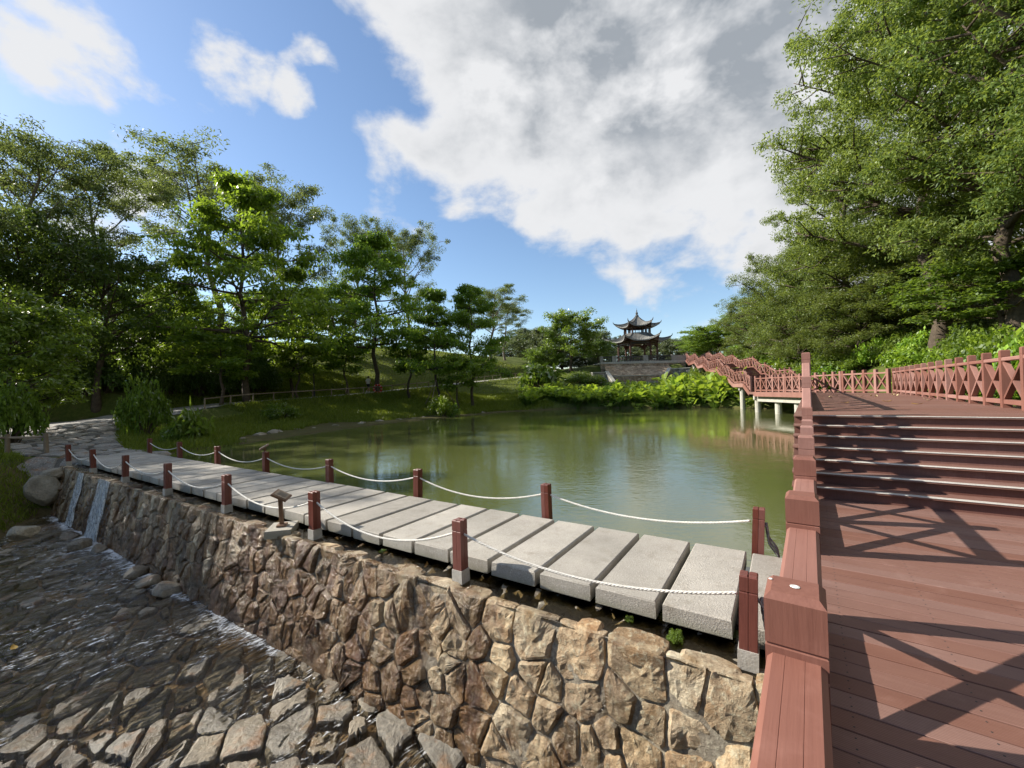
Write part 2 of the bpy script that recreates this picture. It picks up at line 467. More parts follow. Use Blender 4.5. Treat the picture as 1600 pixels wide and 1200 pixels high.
def stream_mat():
    t = mat('stream')
    p = gpos(t)
    # ripples drawn out along the flow
    fl = at_z(230, 985, STREAM) - at_z(20, 1062, STREAM)
    q = t.n('ShaderNodeVectorRotate', rotation_type='Z_AXIS', ins={'Vector': p, 'Angle': -math.atan2(fl.y, fl.x)}).outputs[0]
    a = t.noise(t.scalevec(q, (1.6, 4.6, 3)), 1.5, 3, 0.55, 0.7)
    b = t.noise(t.scalevec(q, (5.0, 12.0, 3)), 1.6, 2, 0.5, 0.4)
    h = t.math('ADD', a, t.math('MULTIPLY', b, 0.22))
    nrm = bump(t, h, 0.9, 0.085)
    fr = t.n('ShaderNodeFresnel', ins={'IOR': 1.30, 'Normal': nrm}).outputs[0]
    gl = t.n('ShaderNodeBsdfGlossy', ins={'Color': (1, 1, 1, 1), 'Roughness': 0.06, 'Normal': nrm}).outputs[0]
    tp = t.n('ShaderNodeBsdfTransparent', ins={'Color': (0.86, 0.82, 0.72, 1)}).outputs[0]
    mx = t.n('ShaderNodeMixShader', ins={0: fr, 1: tp, 2: gl}).outputs[0]
    # broken white water and painted glints where the flow drops and runs fast (vertex attribute 'foam')
    at = t.n('ShaderNodeAttribute', attribute_name='foam').outputs['Fac']
    fn = t.noise(t.scalevec(q, (2.6, 7.0, 3)), 3.2, 8, 0.75, 0.8)
    fm = t.maprange(t.math('ADD', fn, t.math('MULTIPLY', at, 0.30)), 0.70, 0.82, 0.0, 0.85)
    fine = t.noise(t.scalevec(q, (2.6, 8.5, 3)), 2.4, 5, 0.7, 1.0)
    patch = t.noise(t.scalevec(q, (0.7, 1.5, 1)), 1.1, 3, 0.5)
    glint = t.math('MULTIPLY', t.maprange(fine, 0.58, 0.64), t.maprange(t.math('ADD', patch, t.math('MULTIPLY', at, 0.35)), 0.49, 0.63, 0.0, 0.9))  # white diffuse flecks painted in for sun glints on the ripples
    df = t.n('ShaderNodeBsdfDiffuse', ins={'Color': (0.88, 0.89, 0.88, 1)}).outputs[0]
    mx2 = t.n('ShaderNodeMixShader', ins={0: t.math('MAXIMUM', fm, glint), 1: mx, 2: df}).outputs[0]
    finish(t, mx2)


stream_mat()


def film_mat():
    t = mat('film_water')
    p = gpos(t)
    h = t.noise(p, 9, 4, 0.6, 0.4)
    nrm = bump(t, h, 0.35, 0.03)
    fr = t.n('ShaderNodeFresnel', ins={'IOR': 1.36, 'Normal': nrm}).outputs[0]
    gl = t.n('ShaderNodeBsdfGlossy', ins={'Color': (1, 1, 1, 1), 'Roughness': 0.04, 'Normal': nrm}).outputs[0]
    tp = t.n('ShaderNodeBsdfTransparent', ins={'Color': (0.62, 0.52, 0.30, 1)}).outputs[0]
    finish(t, t.n('ShaderNodeMixShader', ins={0: fr, 1: tp, 2: gl}).outputs[0])


film_mat()


def fall_mat():
    t = mat('falling_water')
    p = gpos(t)
    n = t.noise(t.scalevec(p, (14, 14, 2.2)), 2.0, 6, 0.7, 0.6)
    fm = t.maprange(n, 0.42, 0.58, 0.05, 0.8)
    nrm = bump(t, n, 0.9, 0.04)
    gl = t.n('ShaderNodeBsdfGlossy', ins={'Color': (1, 1, 1, 1), 'Roughness': 0.12, 'Normal': nrm}).outputs[0]
    tp = t.n('ShaderNodeBsdfTransparent', ins={'Color': (0.93, 0.94, 0.95, 1)}).outputs[0]
    df = t.n('ShaderNodeBsdfDiffuse', ins={'Color': (0.75, 0.77, 0.78, 1), 'Normal': nrm}).outputs[0]
    a = t.n('ShaderNodeMixShader', ins={0: 0.16, 1: tp, 2: gl}).outputs[0]
    finish(t, t.n('ShaderNodeMixShader', ins={0: fm, 1: a, 2: df}).outputs[0])


fall_mat()

# ------------------------------------------------------------------ object helpers
COL = scene.collection
ORD = ['first', 'second', 'third', 'fourth', 'fifth', 'sixth', 'seventh', 'eighth', 'ninth']


def tag(o, label=None, cat=None, group=None, kind=None):
    if label: o['label'] = label
    if cat: o['category'] = cat
    if group: o['group'] = group
    if kind: o['kind'] = kind
    return o


def thing(name, loc, label, cat, group=None, rz=0.0):
    o = bpy.data.objects.new(name, None)
    o.empty_display_size = 0.2
    COL.objects.link(o)
    o.location = loc
    o.rotation_euler = (0, 0, rz)
    return tag(o, label, cat, group)


class MB:
    def __init__(s): s.v = []; s.f = []

    def add(s, vs, fs):
        k = len(s.v)
        s.v.extend([tuple(v) for v in vs])
        s.f.extend([tuple(i + k for i in f) for f in fs])
        return s

    def box(s, c, x, y, z):
        """centre and three half-extent vectors"""
        c, x, y, z = Vector(c), Vector(x), Vector(y), Vector(z)
        if x.cross(y).dot(z) < 0: y = -y
        vs = [c + x * a + y * b + z * d for d in (-1, 1) for a, b in ((-1, -1), (1, -1), (1, 1), (-1, 1))]
        return s.add(vs, [(3, 2, 1, 0), (4, 5, 6, 7), (0, 1, 5, 4), (1, 2, 6, 5), (2, 3, 7, 6), (3, 0, 4, 7)])

    def beam(s, p0, p1, w, h, up=(0, 0, 1), ch=0.0):
        """bar from p0 to p1, w across, h along 'up'; optional chamfer on the long edges"""
        p0, p1 = Vector(p0), Vector(p1)
        d = (p1 - p0).normalized()
        up = Vector(up)
        x = d.cross(up).normalized()
        y = x.cross(d).normalized()
        a, b = w / 2, h / 2
        if ch:
            prof = [(-a + ch, -b), (a - ch, -b), (a, -b + ch), (a, b - ch), (a - ch, b), (-a + ch, b), (-a, b - ch), (-a, -b + ch)]
        else:
            prof = [(-a, -b), (a, -b), (a, b), (-a, b)]
        n = len(prof)
        vs = [p0 + x * i + y * j for i, j in prof] + [p1 + x * i + y * j for i, j in prof]
        fs = [(i, (i + 1) % n, n + (i + 1) % n, n + i) for i in range(n)]
        fs = [tuple(reversed(f)) for f in fs]
        fs += [tuple(range(n)), tuple(reversed(range(n, 2 * n)))]
        fs = [tuple(reversed(f)) for f in fs]
        return s.add(vs, fs)

    def profile(s, p0, p1, prof):
        """extrude a 2D profile (x across, y up) from p0 to p1"""
        p0, p1 = Vector(p0), Vector(p1); d = (p1 - p0).normalized(); x = d.cross(Vector((0, 0, 1))).normalized(); y = x.cross(d).normalized()
        return s.loft([[p0 + x * i + y * j for i, j in prof], [p1 + x * i + y * j for i, j in prof]])

    def loft(s, rings, cap=True, closed=True):
        k = len(rings[0]); vs = [p for r in rings for p in r]; fs = []
        for i in range(len(rings) - 1):
            for j in range(k if closed else k - 1):
                a, b = i * k + j, i * k + (j + 1) % k
                fs.append((a, b, b + k, a + k))
        if cap and closed:
            fs.append(tuple(reversed(range(k))))
            fs.append(tuple(range((len(rings) - 1) * k, len(rings) * k)))
        return s.add(vs, fs)

    def tube(s, pts, rad, k=6, cap=True):
        pts = [Vector(p) for p in pts]
        if not isinstance(rad, (list, tuple)): rad = [rad] * len(pts)
        rings = []
        ref = None
        for i, p in enumerate(pts):
            d = (pts[min(i + 1, len(pts) - 1)] - pts[max(i - 1, 0)])
            if d.length < 1e-9: d = Vector((0, 0, 1))
            d.normalize()
            if ref is None:
                ref = Vector((1, 0, 0)) if abs(d.x) < 0.8 else Vector((0, 1, 0))
            x = (ref - d * ref.dot(d)).normalized(); y = d.cross(x); ref = x
            rings.append([p + (x * math.cos(2 * math.pi * j / k) + y * math.sin(2 * math.pi * j / k)) * rad[i] for j in range(k)])
        return s.loft(rings, cap)

    def lathe(s, c, prof, k=12, cap=True):
        c = Vector(c)
        rings = [[c + Vector((r * math.cos(2 * math.pi * j / k), r * math.sin(2 * math.pi * j / k), z)) for j in range(k)] for r, z in prof]
        return s.loft(rings, cap)

    def build(s, name, material, parent=None, smooth=False, origin=None):
        me = bpy.data.meshes.new(name)
        off = Vector(origin) if origin is not None else (parent.matrix_basis.translation.copy() if parent else Vector((0, 0, 0)))
        if parent is not None and parent.parent is not None and origin is None:
            off = parent.matrix_basis.translation + parent.parent.matrix_basis.translation
        me.from_pydata([(v[0] - off.x, v[1] - off.y, v[2] - off.z) for v in s.v], [], s.f)
        me.update()
        if smooth: me.polygons.foreach_set('use_smooth', [True] * len(me.polygons))
        me.materials.append(M[material])
        o = bpy.data.objects.new(name, me)
        COL.objects.link(o)
        if parent: o.parent = parent
        return o


def fast_quads(name, V, material, nper=4):
    """V: (n, nper, 3) array of separate faces"""
    V = np.ascontiguousarray(V, dtype=np.float32)
    n = V.shape[0]
    me = bpy.data.meshes.new(name)
    me.vertices.add(n * nper); me.loops.add(n * nper); me.polygons.add(n)
    me.vertices.foreach_set('co', V.reshape(-1))
    me.loops.foreach_set('vertex_index', np.arange(n * nper, dtype=np.int32))
    me.polygons.foreach_set('loop_start', np.arange(0, n * nper, nper, dtype=np.int32))
    me.polygons.foreach_set('loop_total', np.full(n, nper, dtype=np.int32))
    me.update(calc_edges=True)
    me.materials.append(M[material])
    return me


def link_mesh(name, me, parent=None, loc=(0, 0, 0), rot=(0, 0, 0), scale=(1, 1, 1)):
    o = bpy.data.objects.new(name, me); COL.objects.link(o)
    if parent: o.parent = parent
    o.location = loc; o.rotation_euler = rot; o.scale = scale
    return o


def copy_tree(o, parent=None):
    c = o.copy(); COL.objects.link(c); c.parent = parent
    for ch in o.children: copy_tree(ch, c)
    return c


# ------------------------------------------------------------------ terrain
PATH_PX = [(-160, 690, 19.5), (30, 668, 22), (100, 662, 22.8), (190, 653, 24.5), (265, 643, 27), (340, 633, 30), (430, 625.5, 34.5), (510, 620, 38.5), (580, 614, 43), (660, 606, 49), (740, 597, 57), (830, 587, 69), (875, 578, 85)]
PATH = [at_y(*q) for q in PATH_PX]


def smooth_line(pts, k=6):
    out = []
    P = [pts[0] * 2 - pts[1]] + list(pts) + [pts[-1] * 2 - pts[-2]]
    for i in range(1, len(P) - 2):
        p0, p1, p2, p3 = P[i - 1:i + 3]
        for j in range(k):
            t = j / k
            out.append(0.5 * ((2 * p1) + (p2 - p0) * t + (2 * p0 - 5 * p1 + 4 * p2 - p3) * t * t + (3 * p1 - p0 - 3 * p2 + p3) * t ** 3))
    out.append(P[-2])
    return out


PATHS = smooth_line(PATH)

POND = [bn(-6, 3.2), bn(0, 3.2), bn(10, 3.2), bn(18.3, 3.3), bn(18.2, 5.4)]
POND += [at_z(x, y, 0) for x, y in ((318, 703), (335, 700), (400, 690), (500, 676), (600, 662), (700, 652), (800, 643), (900, 638), (1000, 637), (1100, 637), (1180, 638))]
POND += [Vector((21.5, 31, 0)), uv(26, 1.6), uv(15, 1.9), uv(8, 2.2), uv(2, 2.2)]
STR = [bn(-6, 3.0), bn(6, 3.0), bn(18.3, 3.0), bn(17.4, 2.4), bn(16.3, 1.9), bn(15.3, 1.5), bn(14.6, 0.3), bn(14.2, -3), bn(15, -12), bn(-4, -12), bn(-6, -4)]


def sdist(poly, X, Y):
    """signed distance to a polygon, positive inside"""
    d = np.full(X.shape, 1e9); ins = np.zeros(X.shape, bool)
    n = len(poly)
    for i in range(n):
        a, b = poly[i], poly[(i + 1) % n]
        ex, ey = b.x - a.x, b.y - a.y
        wx, wy = X - a.x, Y - a.y
        t = np.clip((wx * ex + wy * ey) / (ex * ex + ey * ey + 1e-12), 0, 1)
        d = np.minimum(d, (wx - ex * t) ** 2 + (wy - ey * t) ** 2)
        c = ((a.y > Y) != (b.y > Y)) & (X < (b.x - a.x) * (Y - a.y) / (b.y - a.y + 1e-12) + a.x)
        ins ^= c
    return np.where(ins, 1, -1) * np.sqrt(d)


CTRL = [(p.x, p.y, p.z) for p in PATH]
CTRL += [tuple(at_y(*q)) for q in ((740, 560, 67), (600, 558, 58), (470, 572, 48), (690, 590, 56), (550, 600, 45), (420, 600, 40), (820, 560, 84))]
CTRL += [tuple(at_y(*q)) for q in ((130, 524, 38), (30, 520, 34), (300, 540, 44), (150, 600, 29), (250, 600, 32), (30, 600, 26), (-200, 540, 30), (-150, 620, 22))]
CTRL += [(-60, 45, 9.5), (-40, 60, 10), (-20, 75, 10), (0, 95, 8), (-70, 20, 9), (-50, 0, 5), (-45, 90, 12), (-30, -10, 2)]
CTRL += [tuple(bn(*q)) for q in ((19, 4.4, 0.12), (20, 3, 0.1), (20.5, 5.5, 0.2), (22, 4, 0.3), (24, 2, 0.5), (18, 0, 0.0), (17, -4, 0.0), (22, -3, 0.8), (19, 1.5, -0.2))]
for u in (-8, -2, 5):
    CTRL += [tuple(uv(u, v, z)) for v, z in ((3.8, 0.2), (6, 1.0), (10, 3.4), (18, 7), (32, 11))]
for u in (10, 17, 24):
    CTRL += [tuple(uv(u, v, z)) for v, z in ((2.6, 0.3), (4.2, 1.0), (6.5, 2.0), (10, 4.4), (18, 8), (34, 13))]
for s in (2, 8, 14, 22, 30):
    for w, z in ((5, 1.0 + s * 0.12), (9, 3.0 + s * 0.13), (18, 7 + s * 0.1), (34, 12)):
        q = P_E + SD * s + SR * w; CTRL.append((q.x, q.y, z))
CTRL += [(12, 52, 2.2), (18, 53, 2.2), (8, 50, 2.0), (23, 47, 2.0), (6, 56, 3.0), (4, 62, 3.8), (9, 64, 5.0), (13, 66, 5.6), (20, 66, 5.65), (20, 75, 5.7), (28, 68, 5.7), (12, 80, 5.7), (34, 80, 6.4), (25, 62.5, 5.3), (22, 56, 3.0), (24, 52, 2.2), (27, 57, 4.0)]
CTRL += [(40, 110, 6), (10, 120, 6), (60, 100, 9), (90, 70, 14), (-20, 130, 9), (0, 200, 8), (80, 180, 10), (-100, 100, 13), (-100, 200, 12), (100, 30, 14), (70, -10, 12), (0, -40, 1), (-60, -40, 3), (60, -50, 8)]
CT = np.array(CTRL)


def rbf_setup():
    d = np.sqrt(((CT[:, None, :2] - CT[None, :, :2]) ** 2).sum(-1) + 2.0 ** 2)
    n = len(CT)
    A = np.zeros((n + 3, n + 3)); A[:n, :n] = d + np.eye(n) * -0.4
    A[:n, n] = 1; A[n, :n] = 1; A[:n, n + 1:] = CT[:, :2] / 50; A[n + 1:, :n] = CT[:, :2].T / 50
    rhs = np.concatenate([CT[:, 2], [0, 0, 0]])
    return np.linalg.solve(A, rhs)


RBW = rbf_setup()


def axis(lo, hi, step, far_lo, far_hi):
    core = np.arange(lo, hi + step / 2, step)
    g = [step * 1.25]
    left = []; x = lo; st = step
    while x > far_lo: st *= 1.22; x -= st; left.append(x)
    right = []; x = hi; st = step
    while x < far_hi: st *= 1.22; x += st; right.append(x)
    return np.concatenate([left[::-1], core, right])


GX = axis(-42, 42, 0.5, -900, 900)
GY = axis(-8, 80, 0.5, -300, 1500)
XX, YY = np.meshgrid(GX, GY, indexing='ij')


def raw_height(X, Y):
    Z = np.full(X.shape, RBW[-3]) + RBW[-2] * X / 50 + RBW[-1] * Y / 50
    for (cx, cy, _), w in zip(CT, RBW[:-3]):
        Z += w * np.sqrt((X - cx) ** 2 + (Y - cy) ** 2 + 4.0)
    far = np.clip((np.sqrt(X ** 2 + (Y - 40) ** 2) - 120) / 120, 0, 1)
    Z = np.clip(Z, -1.0, 16)
    return Z * (1 - far) + 6.0 * far


def hash_noise(X, Y, s, seed):
    """cheap smooth value noise"""
    xs, ys = X / s, Y / s
    xi, yi = np.floor(xs).astype(np.int64), np.floor(ys).astype(np.int64)
    fx, fy = xs - xi, ys - yi
    fx = fx * fx * (3 - 2 * fx); fy = fy * fy * (3 - 2 * fy)

    def h(i, j):
        v = np.sin(i * 127.1 + j * 311.7 + seed * 74.7) * 43758.5453
        return v - np.floor(v)
    return (h(xi, yi) * (1 - fx) + h(xi + 1, yi) * fx) * (1 - fy) + (h(xi, yi + 1) * (1 - fx) + h(xi + 1, yi + 1) * fx) * fy


def height_grid(X, Y):
    Z = raw_height(X, Y)
    nz = (hash_noise(X, Y, 3.1, 1) - 0.5) * 0.35 + (hash_noise(X, Y, 1.2, 2) - 0.5) * 0.16
    # level ground along the asphalt path
    best = np.full(X.shape, 1e9); pz = np.zeros(X.shape)
    for p, q in zip(PATHS[:-1], PATHS[1:]):
        ex, ey = q.x - p.x, q.y - p.y
        t = np.clip(((X - p.x) * ex + (Y - p.y) * ey) / (ex * ex + ey * ey), 0, 1)
        d = np.hypot(X - p.x - ex * t, Y - p.y - ey * t)
        k = d < best
        best = np.where(k, d, best); pz = np.where(k, p.z + (q.z - p.z) * t, pz)
    core = np.where((X < -19) & (Y < 28), 4.4, 1.9)
    f = np.clip((best - core) / 2.2, 0, 1); f = f * f * (3 - 2 * f)
    Z = pz * (1 - f) + (Z + nz) * f
    sp = sdist(POND, X, Y)
    shore_n = (hash_noise(X, Y, 1.7, 5) - 0.5) * 0.5
    spn = sp + np.where((Y > 14), shore_n, 0)
    out = -spn
    Z = np.where(spn > 0, np.minimum(-0.10 - 0.5 * np.minimum(spn, 3), Z), np.clip(Z, 0.05, 0.06 + 0.16 + out * 0.62))
    ss = sdist(STR, X, Y)
    so_ = -ss
    nb = X * Nx.x + Y * Nx.y
    front = nb < 3.6
    Z = np.where(ss > 0, STREAM - 0.25, np.where(front & (so_ < 6), np.minimum(Z, STREAM - 0.05 + so_ * 0.75), Z))
    # keep the ground below the boardwalk and the far stairs
    uu = X * Ux.x + Y * Ux.y; vv = X * Vx.x + Y * Vx.y
    deck = (vv > -0.5) & (vv < 3.5) & (uu > -8) & (uu < 29)
    Z = np.where(deck, np.minimum(Z, np.where(uu < U_TOP - 1.8, -0.1, 0.9)), Z)
    sx = (X - P_E.x) * SD.x + (Y - P_E.y) * SD.y; sw = (X - P_E.x) * SR.x + (Y - P_E.y) * SR.y
    st = (sw > -0.6) & (sw < 3.8) & (sx > -12) & (sx < 42)
    Z = np.where(st, np.minimum(Z, np.maximum(0.7, 0.95 + np.clip(sx, 0, 40) * 0.108)), Z)
    tz = (X > 11.5) & (X < 23.5) & (Y > 53.5) & (Y < 62)
    Z = np.where(tz, np.minimum(Z, np.where(Y < 58.4, 1.2, 1.8)), Z)
    return Z


GZ = height_grid(XX, YY)


def ground(x, y):
    i = int(np.clip(np.searchsorted(GX, x) - 1, 0, len(GX) - 2)); j = int(np.clip(np.searchsorted(GY, y) - 1, 0, len(GY) - 2))
    fx = (x - GX[i]) / (GX[i + 1] - GX[i]); fy = (y - GY[j]) / (GY[j + 1] - GY[j])
    return float((GZ[i, j] * (1 - fx) + GZ[i + 1, j] * fx) * (1 - fy) + (GZ[i, j + 1] * (1 - fx) + GZ[i + 1, j + 1] * fx) * fy)


def ground_v(x, y):
    i = np.clip(np.searchsorted(GX, x) - 1, 0, len(GX) - 2); j = np.clip(np.searchsorted(GY, y) - 1, 0, len(GY) - 2)
    fx = (x - GX[i]) / (GX[i + 1] - GX[i]); fy = (y - GY[j]) / (GY[j + 1] - GY[j])
    return (GZ[i, j] * (1 - fx) + GZ[i + 1, j] * fx) * (1 - fy) + (GZ[i, j + 1] * (1 - fx) + GZ[i + 1, j + 1] * fx) * fy


def build_terrain():
    nx, ny = len(GX), len(GY)
    me = bpy.data.meshes.new('ground')
    V = np.stack([XX, YY, GZ], -1).reshape(-1, 3).astype(np.float32)
    i, j = np.meshgrid(np.arange(nx - 1), np.arange(ny - 1), indexing='ij')
    a = (i * ny + j).reshape(-1)
    Fq = np.stack([a, a + ny, a + ny + 1, a + 1], -1).astype(np.int32)
    n = len(Fq)
    me.vertices.add(len(V)); me.loops.add(n * 4); me.polygons.add(n)
    me.vertices.foreach_set('co', V.reshape(-1)); me.loops.foreach_set('vertex_index', Fq.reshape(-1))
    me.polygons.foreach_set('loop_start', np.arange(0, n * 4, 4, dtype=np.int32)); me.polygons.foreach_set('loop_total', np.full(n, 4, dtype=np.int32))
    me.polygons.foreach_set('use_smooth', np.ones(n, dtype=bool))
    me.update(calc_edges=True)
    me.materials.append(M['ground'])
    tag(link_mesh('ground', me), kind='structure')


build_terrain()


def strip(name, pts, half, lift, material, wide, kind='structure'):
    mb = MB(); rows = []
    for i, p in enumerate(pts):
        d = (pts[min(i + 1, len(pts) - 1)] - pts[max(i - 1, 0)]); d.z = 0; d.normalize()
        s = Vector((d.y, -d.x, 0))
        hf = wide + (half - wide) * min(1, max(0, (i - 14) / 12))
        rows.append([Vector(((p + s * w).x, (p + s * w).y, p.z + lift)) for w in np.linspace(-hf, hf, 5)])
    mb.loft(rows, cap=False, closed=False)
    mb.f = [tuple(reversed(f)) for f in mb.f]
    o = mb.build(name, material, smooth=True)
    return tag(o, kind=kind)


strip('asphalt_path', PATHS, 1.9, 0.035, 'asphalt', 4.0)


def poly_sheet(name, poly, z, material):
    from mathutils.geometry import tessellate_polygon
    vs = [Vector((p.x, p.y, z)) for p in poly]
    tri = tessellate_polygon([vs])
    mb = MB().add(vs, tri)
    # face up
    fs = []
    for f in mb.f:
        a, b, c = (Vector(mb.v[i]) for i in f)
        fs.append(f if (b - a).cross(c - a).z > 0 else tuple(reversed(f)))
    mb.f = fs
    return tag(mb.build(name, material), kind='structure')


pond_outline = [bn(-6, 3.62), bn(18.6, 3.62), bn(19, 6), Vector((-16, 18, 0)), Vector((-15, 30, 0)), Vector((-8, 46, 0)), Vector((22, 46, 0)), Vector((26, 30, 0)), uv(10, 3.4), uv(0, 3.4)]
poly_sheet('pond_water', pond_outline, 0.0, 'pond')

# ------------------------------------------------------------------ voronoi cells for rubble, bed stones and pavers


def clip_poly(poly, px, py, nx, ny):
    """keep the half plane (p - (px,py)).n <= 0"""
    out = []
    for i in range(len(poly)):
        a, b = poly[i], poly[(i + 1) % len(poly)]
        da = (a[0] - px) * nx + (a[1] - py) * ny; db = (b[0] - px) * nx + (b[1] - py) * ny
        if da <= 0: out.append(a)
        if (da < 0) != (db < 0) and abs(da - db) > 1e-12:
            t = da / (da - db); out.append((a[0] + (b[0] - a[0]) * t, a[1] + (b[1] - a[1]) * t))
    return out


def voronoi(sites, bounds, reach):
    cells = []
    x0, y0, x1, y1 = bounds
    for i, (sx, sy) in enumerate(sites):
        poly = [(max(x0, sx - reach), max(y0, sy - reach)), (min(x1, sx + reach), max(y0, sy - reach)), (min(x1, sx + reach), min(y1, sy + reach)), (max(x0, sx - reach), min(y1, sy + reach))]
        for j, (tx, ty) in enumerate(sites):
            if i == j or abs(tx - sx) > 2 * reach or abs(ty - sy) > 2 * reach: continue
            poly = clip_poly(poly, (sx + tx) / 2, (sy + ty) / 2, tx - sx, ty - sy)
            if len(poly) < 3: break
        cells.append(poly if len(poly) >= 3 else None)
    return cells


def jitter_sites(x0, y0, x1, y1, step_x, step_y, jit, rg):
    out = []; r = 0; y = y0 + step_y / 2
    while y < y1:
        x = x0 + (step_x * 0.5 if r % 2 else 0.1 * step_x)
        while x < x1:
            out.append((x + rg.uniform(-jit, jit) * step_x, y + rg.uniform(-jit, jit) * step_y))
            x += step_x
        y += step_y; r += 1
    return [(min(max(a, x0 + 0.02), x1 - 0.02), min(max(b, y0 + 0.02), y1 - 0.02)) for a, b in out]


def vno(x, y, sc, sd):
    x, y = x / sc, y / sc
    xi, yi = math.floor(x), math.floor(y); fx, fy = x - xi, y - yi
    fx = fx * fx * (3 - 2 * fx); fy = fy * fy * (3 - 2 * fy)

    def h(i, j):
        v = math.sin(i * 127.1 + j * 311.7 + sd * 74.7) * 43758.5453
        return v - math.floor(v)
    return (h(xi, yi) * (1 - fx) + h(xi + 1, yi) * fx) * (1 - fy) + (h(xi, yi + 1) * (1 - fx) + h(xi + 1, yi + 1) * fx) * fy - 0.5


def stone_mesh(poly, gap, h_edge, h_top, rough, rg, depth=0.06, seg=0.09, dome=0.7, flat=False):
    """rings of a rough stone over polygon 'poly' (2D); returns [(x, y, h)], faces"""
    cx = sum(p[0] for p in poly) / len(poly); cy = sum(p[1] for p in poly) / len(poly)
    pts = []
    for i in range(len(poly)):
        a, b = poly[i], poly[(i + 1) % len(poly)]
        L = math.hypot(b[0] - a[0], b[1] - a[1])
        k = max(1, int(round(L / seg)))
        for j in range(k): pts.append((a[0] + (b[0] - a[0]) * j / k, a[1] + (b[1] - a[1]) * j / k))
    # round the corners and roughen the outline
    n = len(pts)
    sm = [((pts[i - 1][0] + 4 * pts[i][0] + pts[(i + 1) % n][0]) / 6, (pts[i - 1][1] + 4 * pts[i][1] + pts[(i + 1) % n][1]) / 6) for i in range(n)]
    size = math.sqrt(max(1e-6, abs(sum(pts[i][0] * pts[(i + 1) % n][1] - pts[(i + 1) % n][0] * pts[i][1] for i in range(n)) / 2)))
    g = min(gap, size * 0.2)
    out = []
    for x, y in sm:
        d = math.hypot(x - cx, y - cy) or 1
        k = (d - g - rg.uniform(0, gap * 0.8)) / d
        out.append((cx + (x - cx) * k, cy + (y - cy) * k))
    planes = [(h_top * rg.uniform(0.85, 1.15), rg.uniform(-0.10, 0.10), rg.uniform(-0.10, 0.10))]
    if flat: planes = [(h_top, rg.uniform(-0.02, 0.02), rg.uniform(-0.02, 0.02))]
    for k in range(0 if flat else 2):
        a = rg.uniform(0, 6.28); g_ = rg.uniform(0.10, 0.55) * (h_top / 0.09)
        planes.append((h_top * rg.uniform(1.15, 1.9), math.cos(a) * g_, math.sin(a) * g_))
    rings = [(1.0, -depth, 0), (1.0, h_edge * 0.35, 1), (0.955, h_edge, 1), (0.80, 9, 1), (0.52, 9, 1), (0.25, 9, 1)]
    vs = []
    for sc, h, k in rings:
        for x, y in out:
            px, py = cx + (x - cx) * sc, cy + (y - cy) * sc
            if k:
                hp = min(a0 + gx * (px - cx) + gy * (py - cy) for a0, gx, gy in planes)
                hh = max(-depth * 0.5, min(h, hp)) + (vno(px, py, 0.035, 3) * 0.8 + vno(px, py, 0.08, 5) * 1.0 + vno(px, py, 0.17, 8) * 1.2) * rough
            else: hh = h
            vs.append((px, py, hh))
    vs.append((cx, cy, min(p_[0] for p_ in planes) + (vno(cx, cy, 0.035, 3) * 0.8 + vno(cx, cy, 0.08, 5) * 1.0 + vno(cx, cy, 0.17, 8) * 1.2) * rough))
    fs = []
    for r in range(len(rings) - 1):
        for j in range(n):
            a, b = r * n + j, r * n + (j + 1) % n
            fs.append((a, b, b + n, a + n))
    c = len(vs) - 1; base = (len(rings) - 1) * n
    for j in range(n): fs.append((base + j, base + (j + 1) % n, c))
    return vs, fs


# ------------------------------------------------------------------ weir wall under the slab bridge
WL, WR = 18.6, -1.6
WALL_N_TOP, WALL_N_BASE = 3.22, 2.95
wall = thing('weir_wall', bn(8, 3.4, STREAM), 'rough tan rubble stone weir wall below the granite slab bridge', 'wall')


def wall_pt(b, s, h):
    """b along, s up the face (0..1.33), h outwards"""
    z = STREAM + s * (1.30 / 1.33)
    n = WALL_N_BASE + (WALL_N_TOP - WALL_N_BASE) * s / 1.33
    out = (-Nx * 0.98 + Vector((0, 0, 0.2))).normalized()
    return bn(b, n, z) + out * h


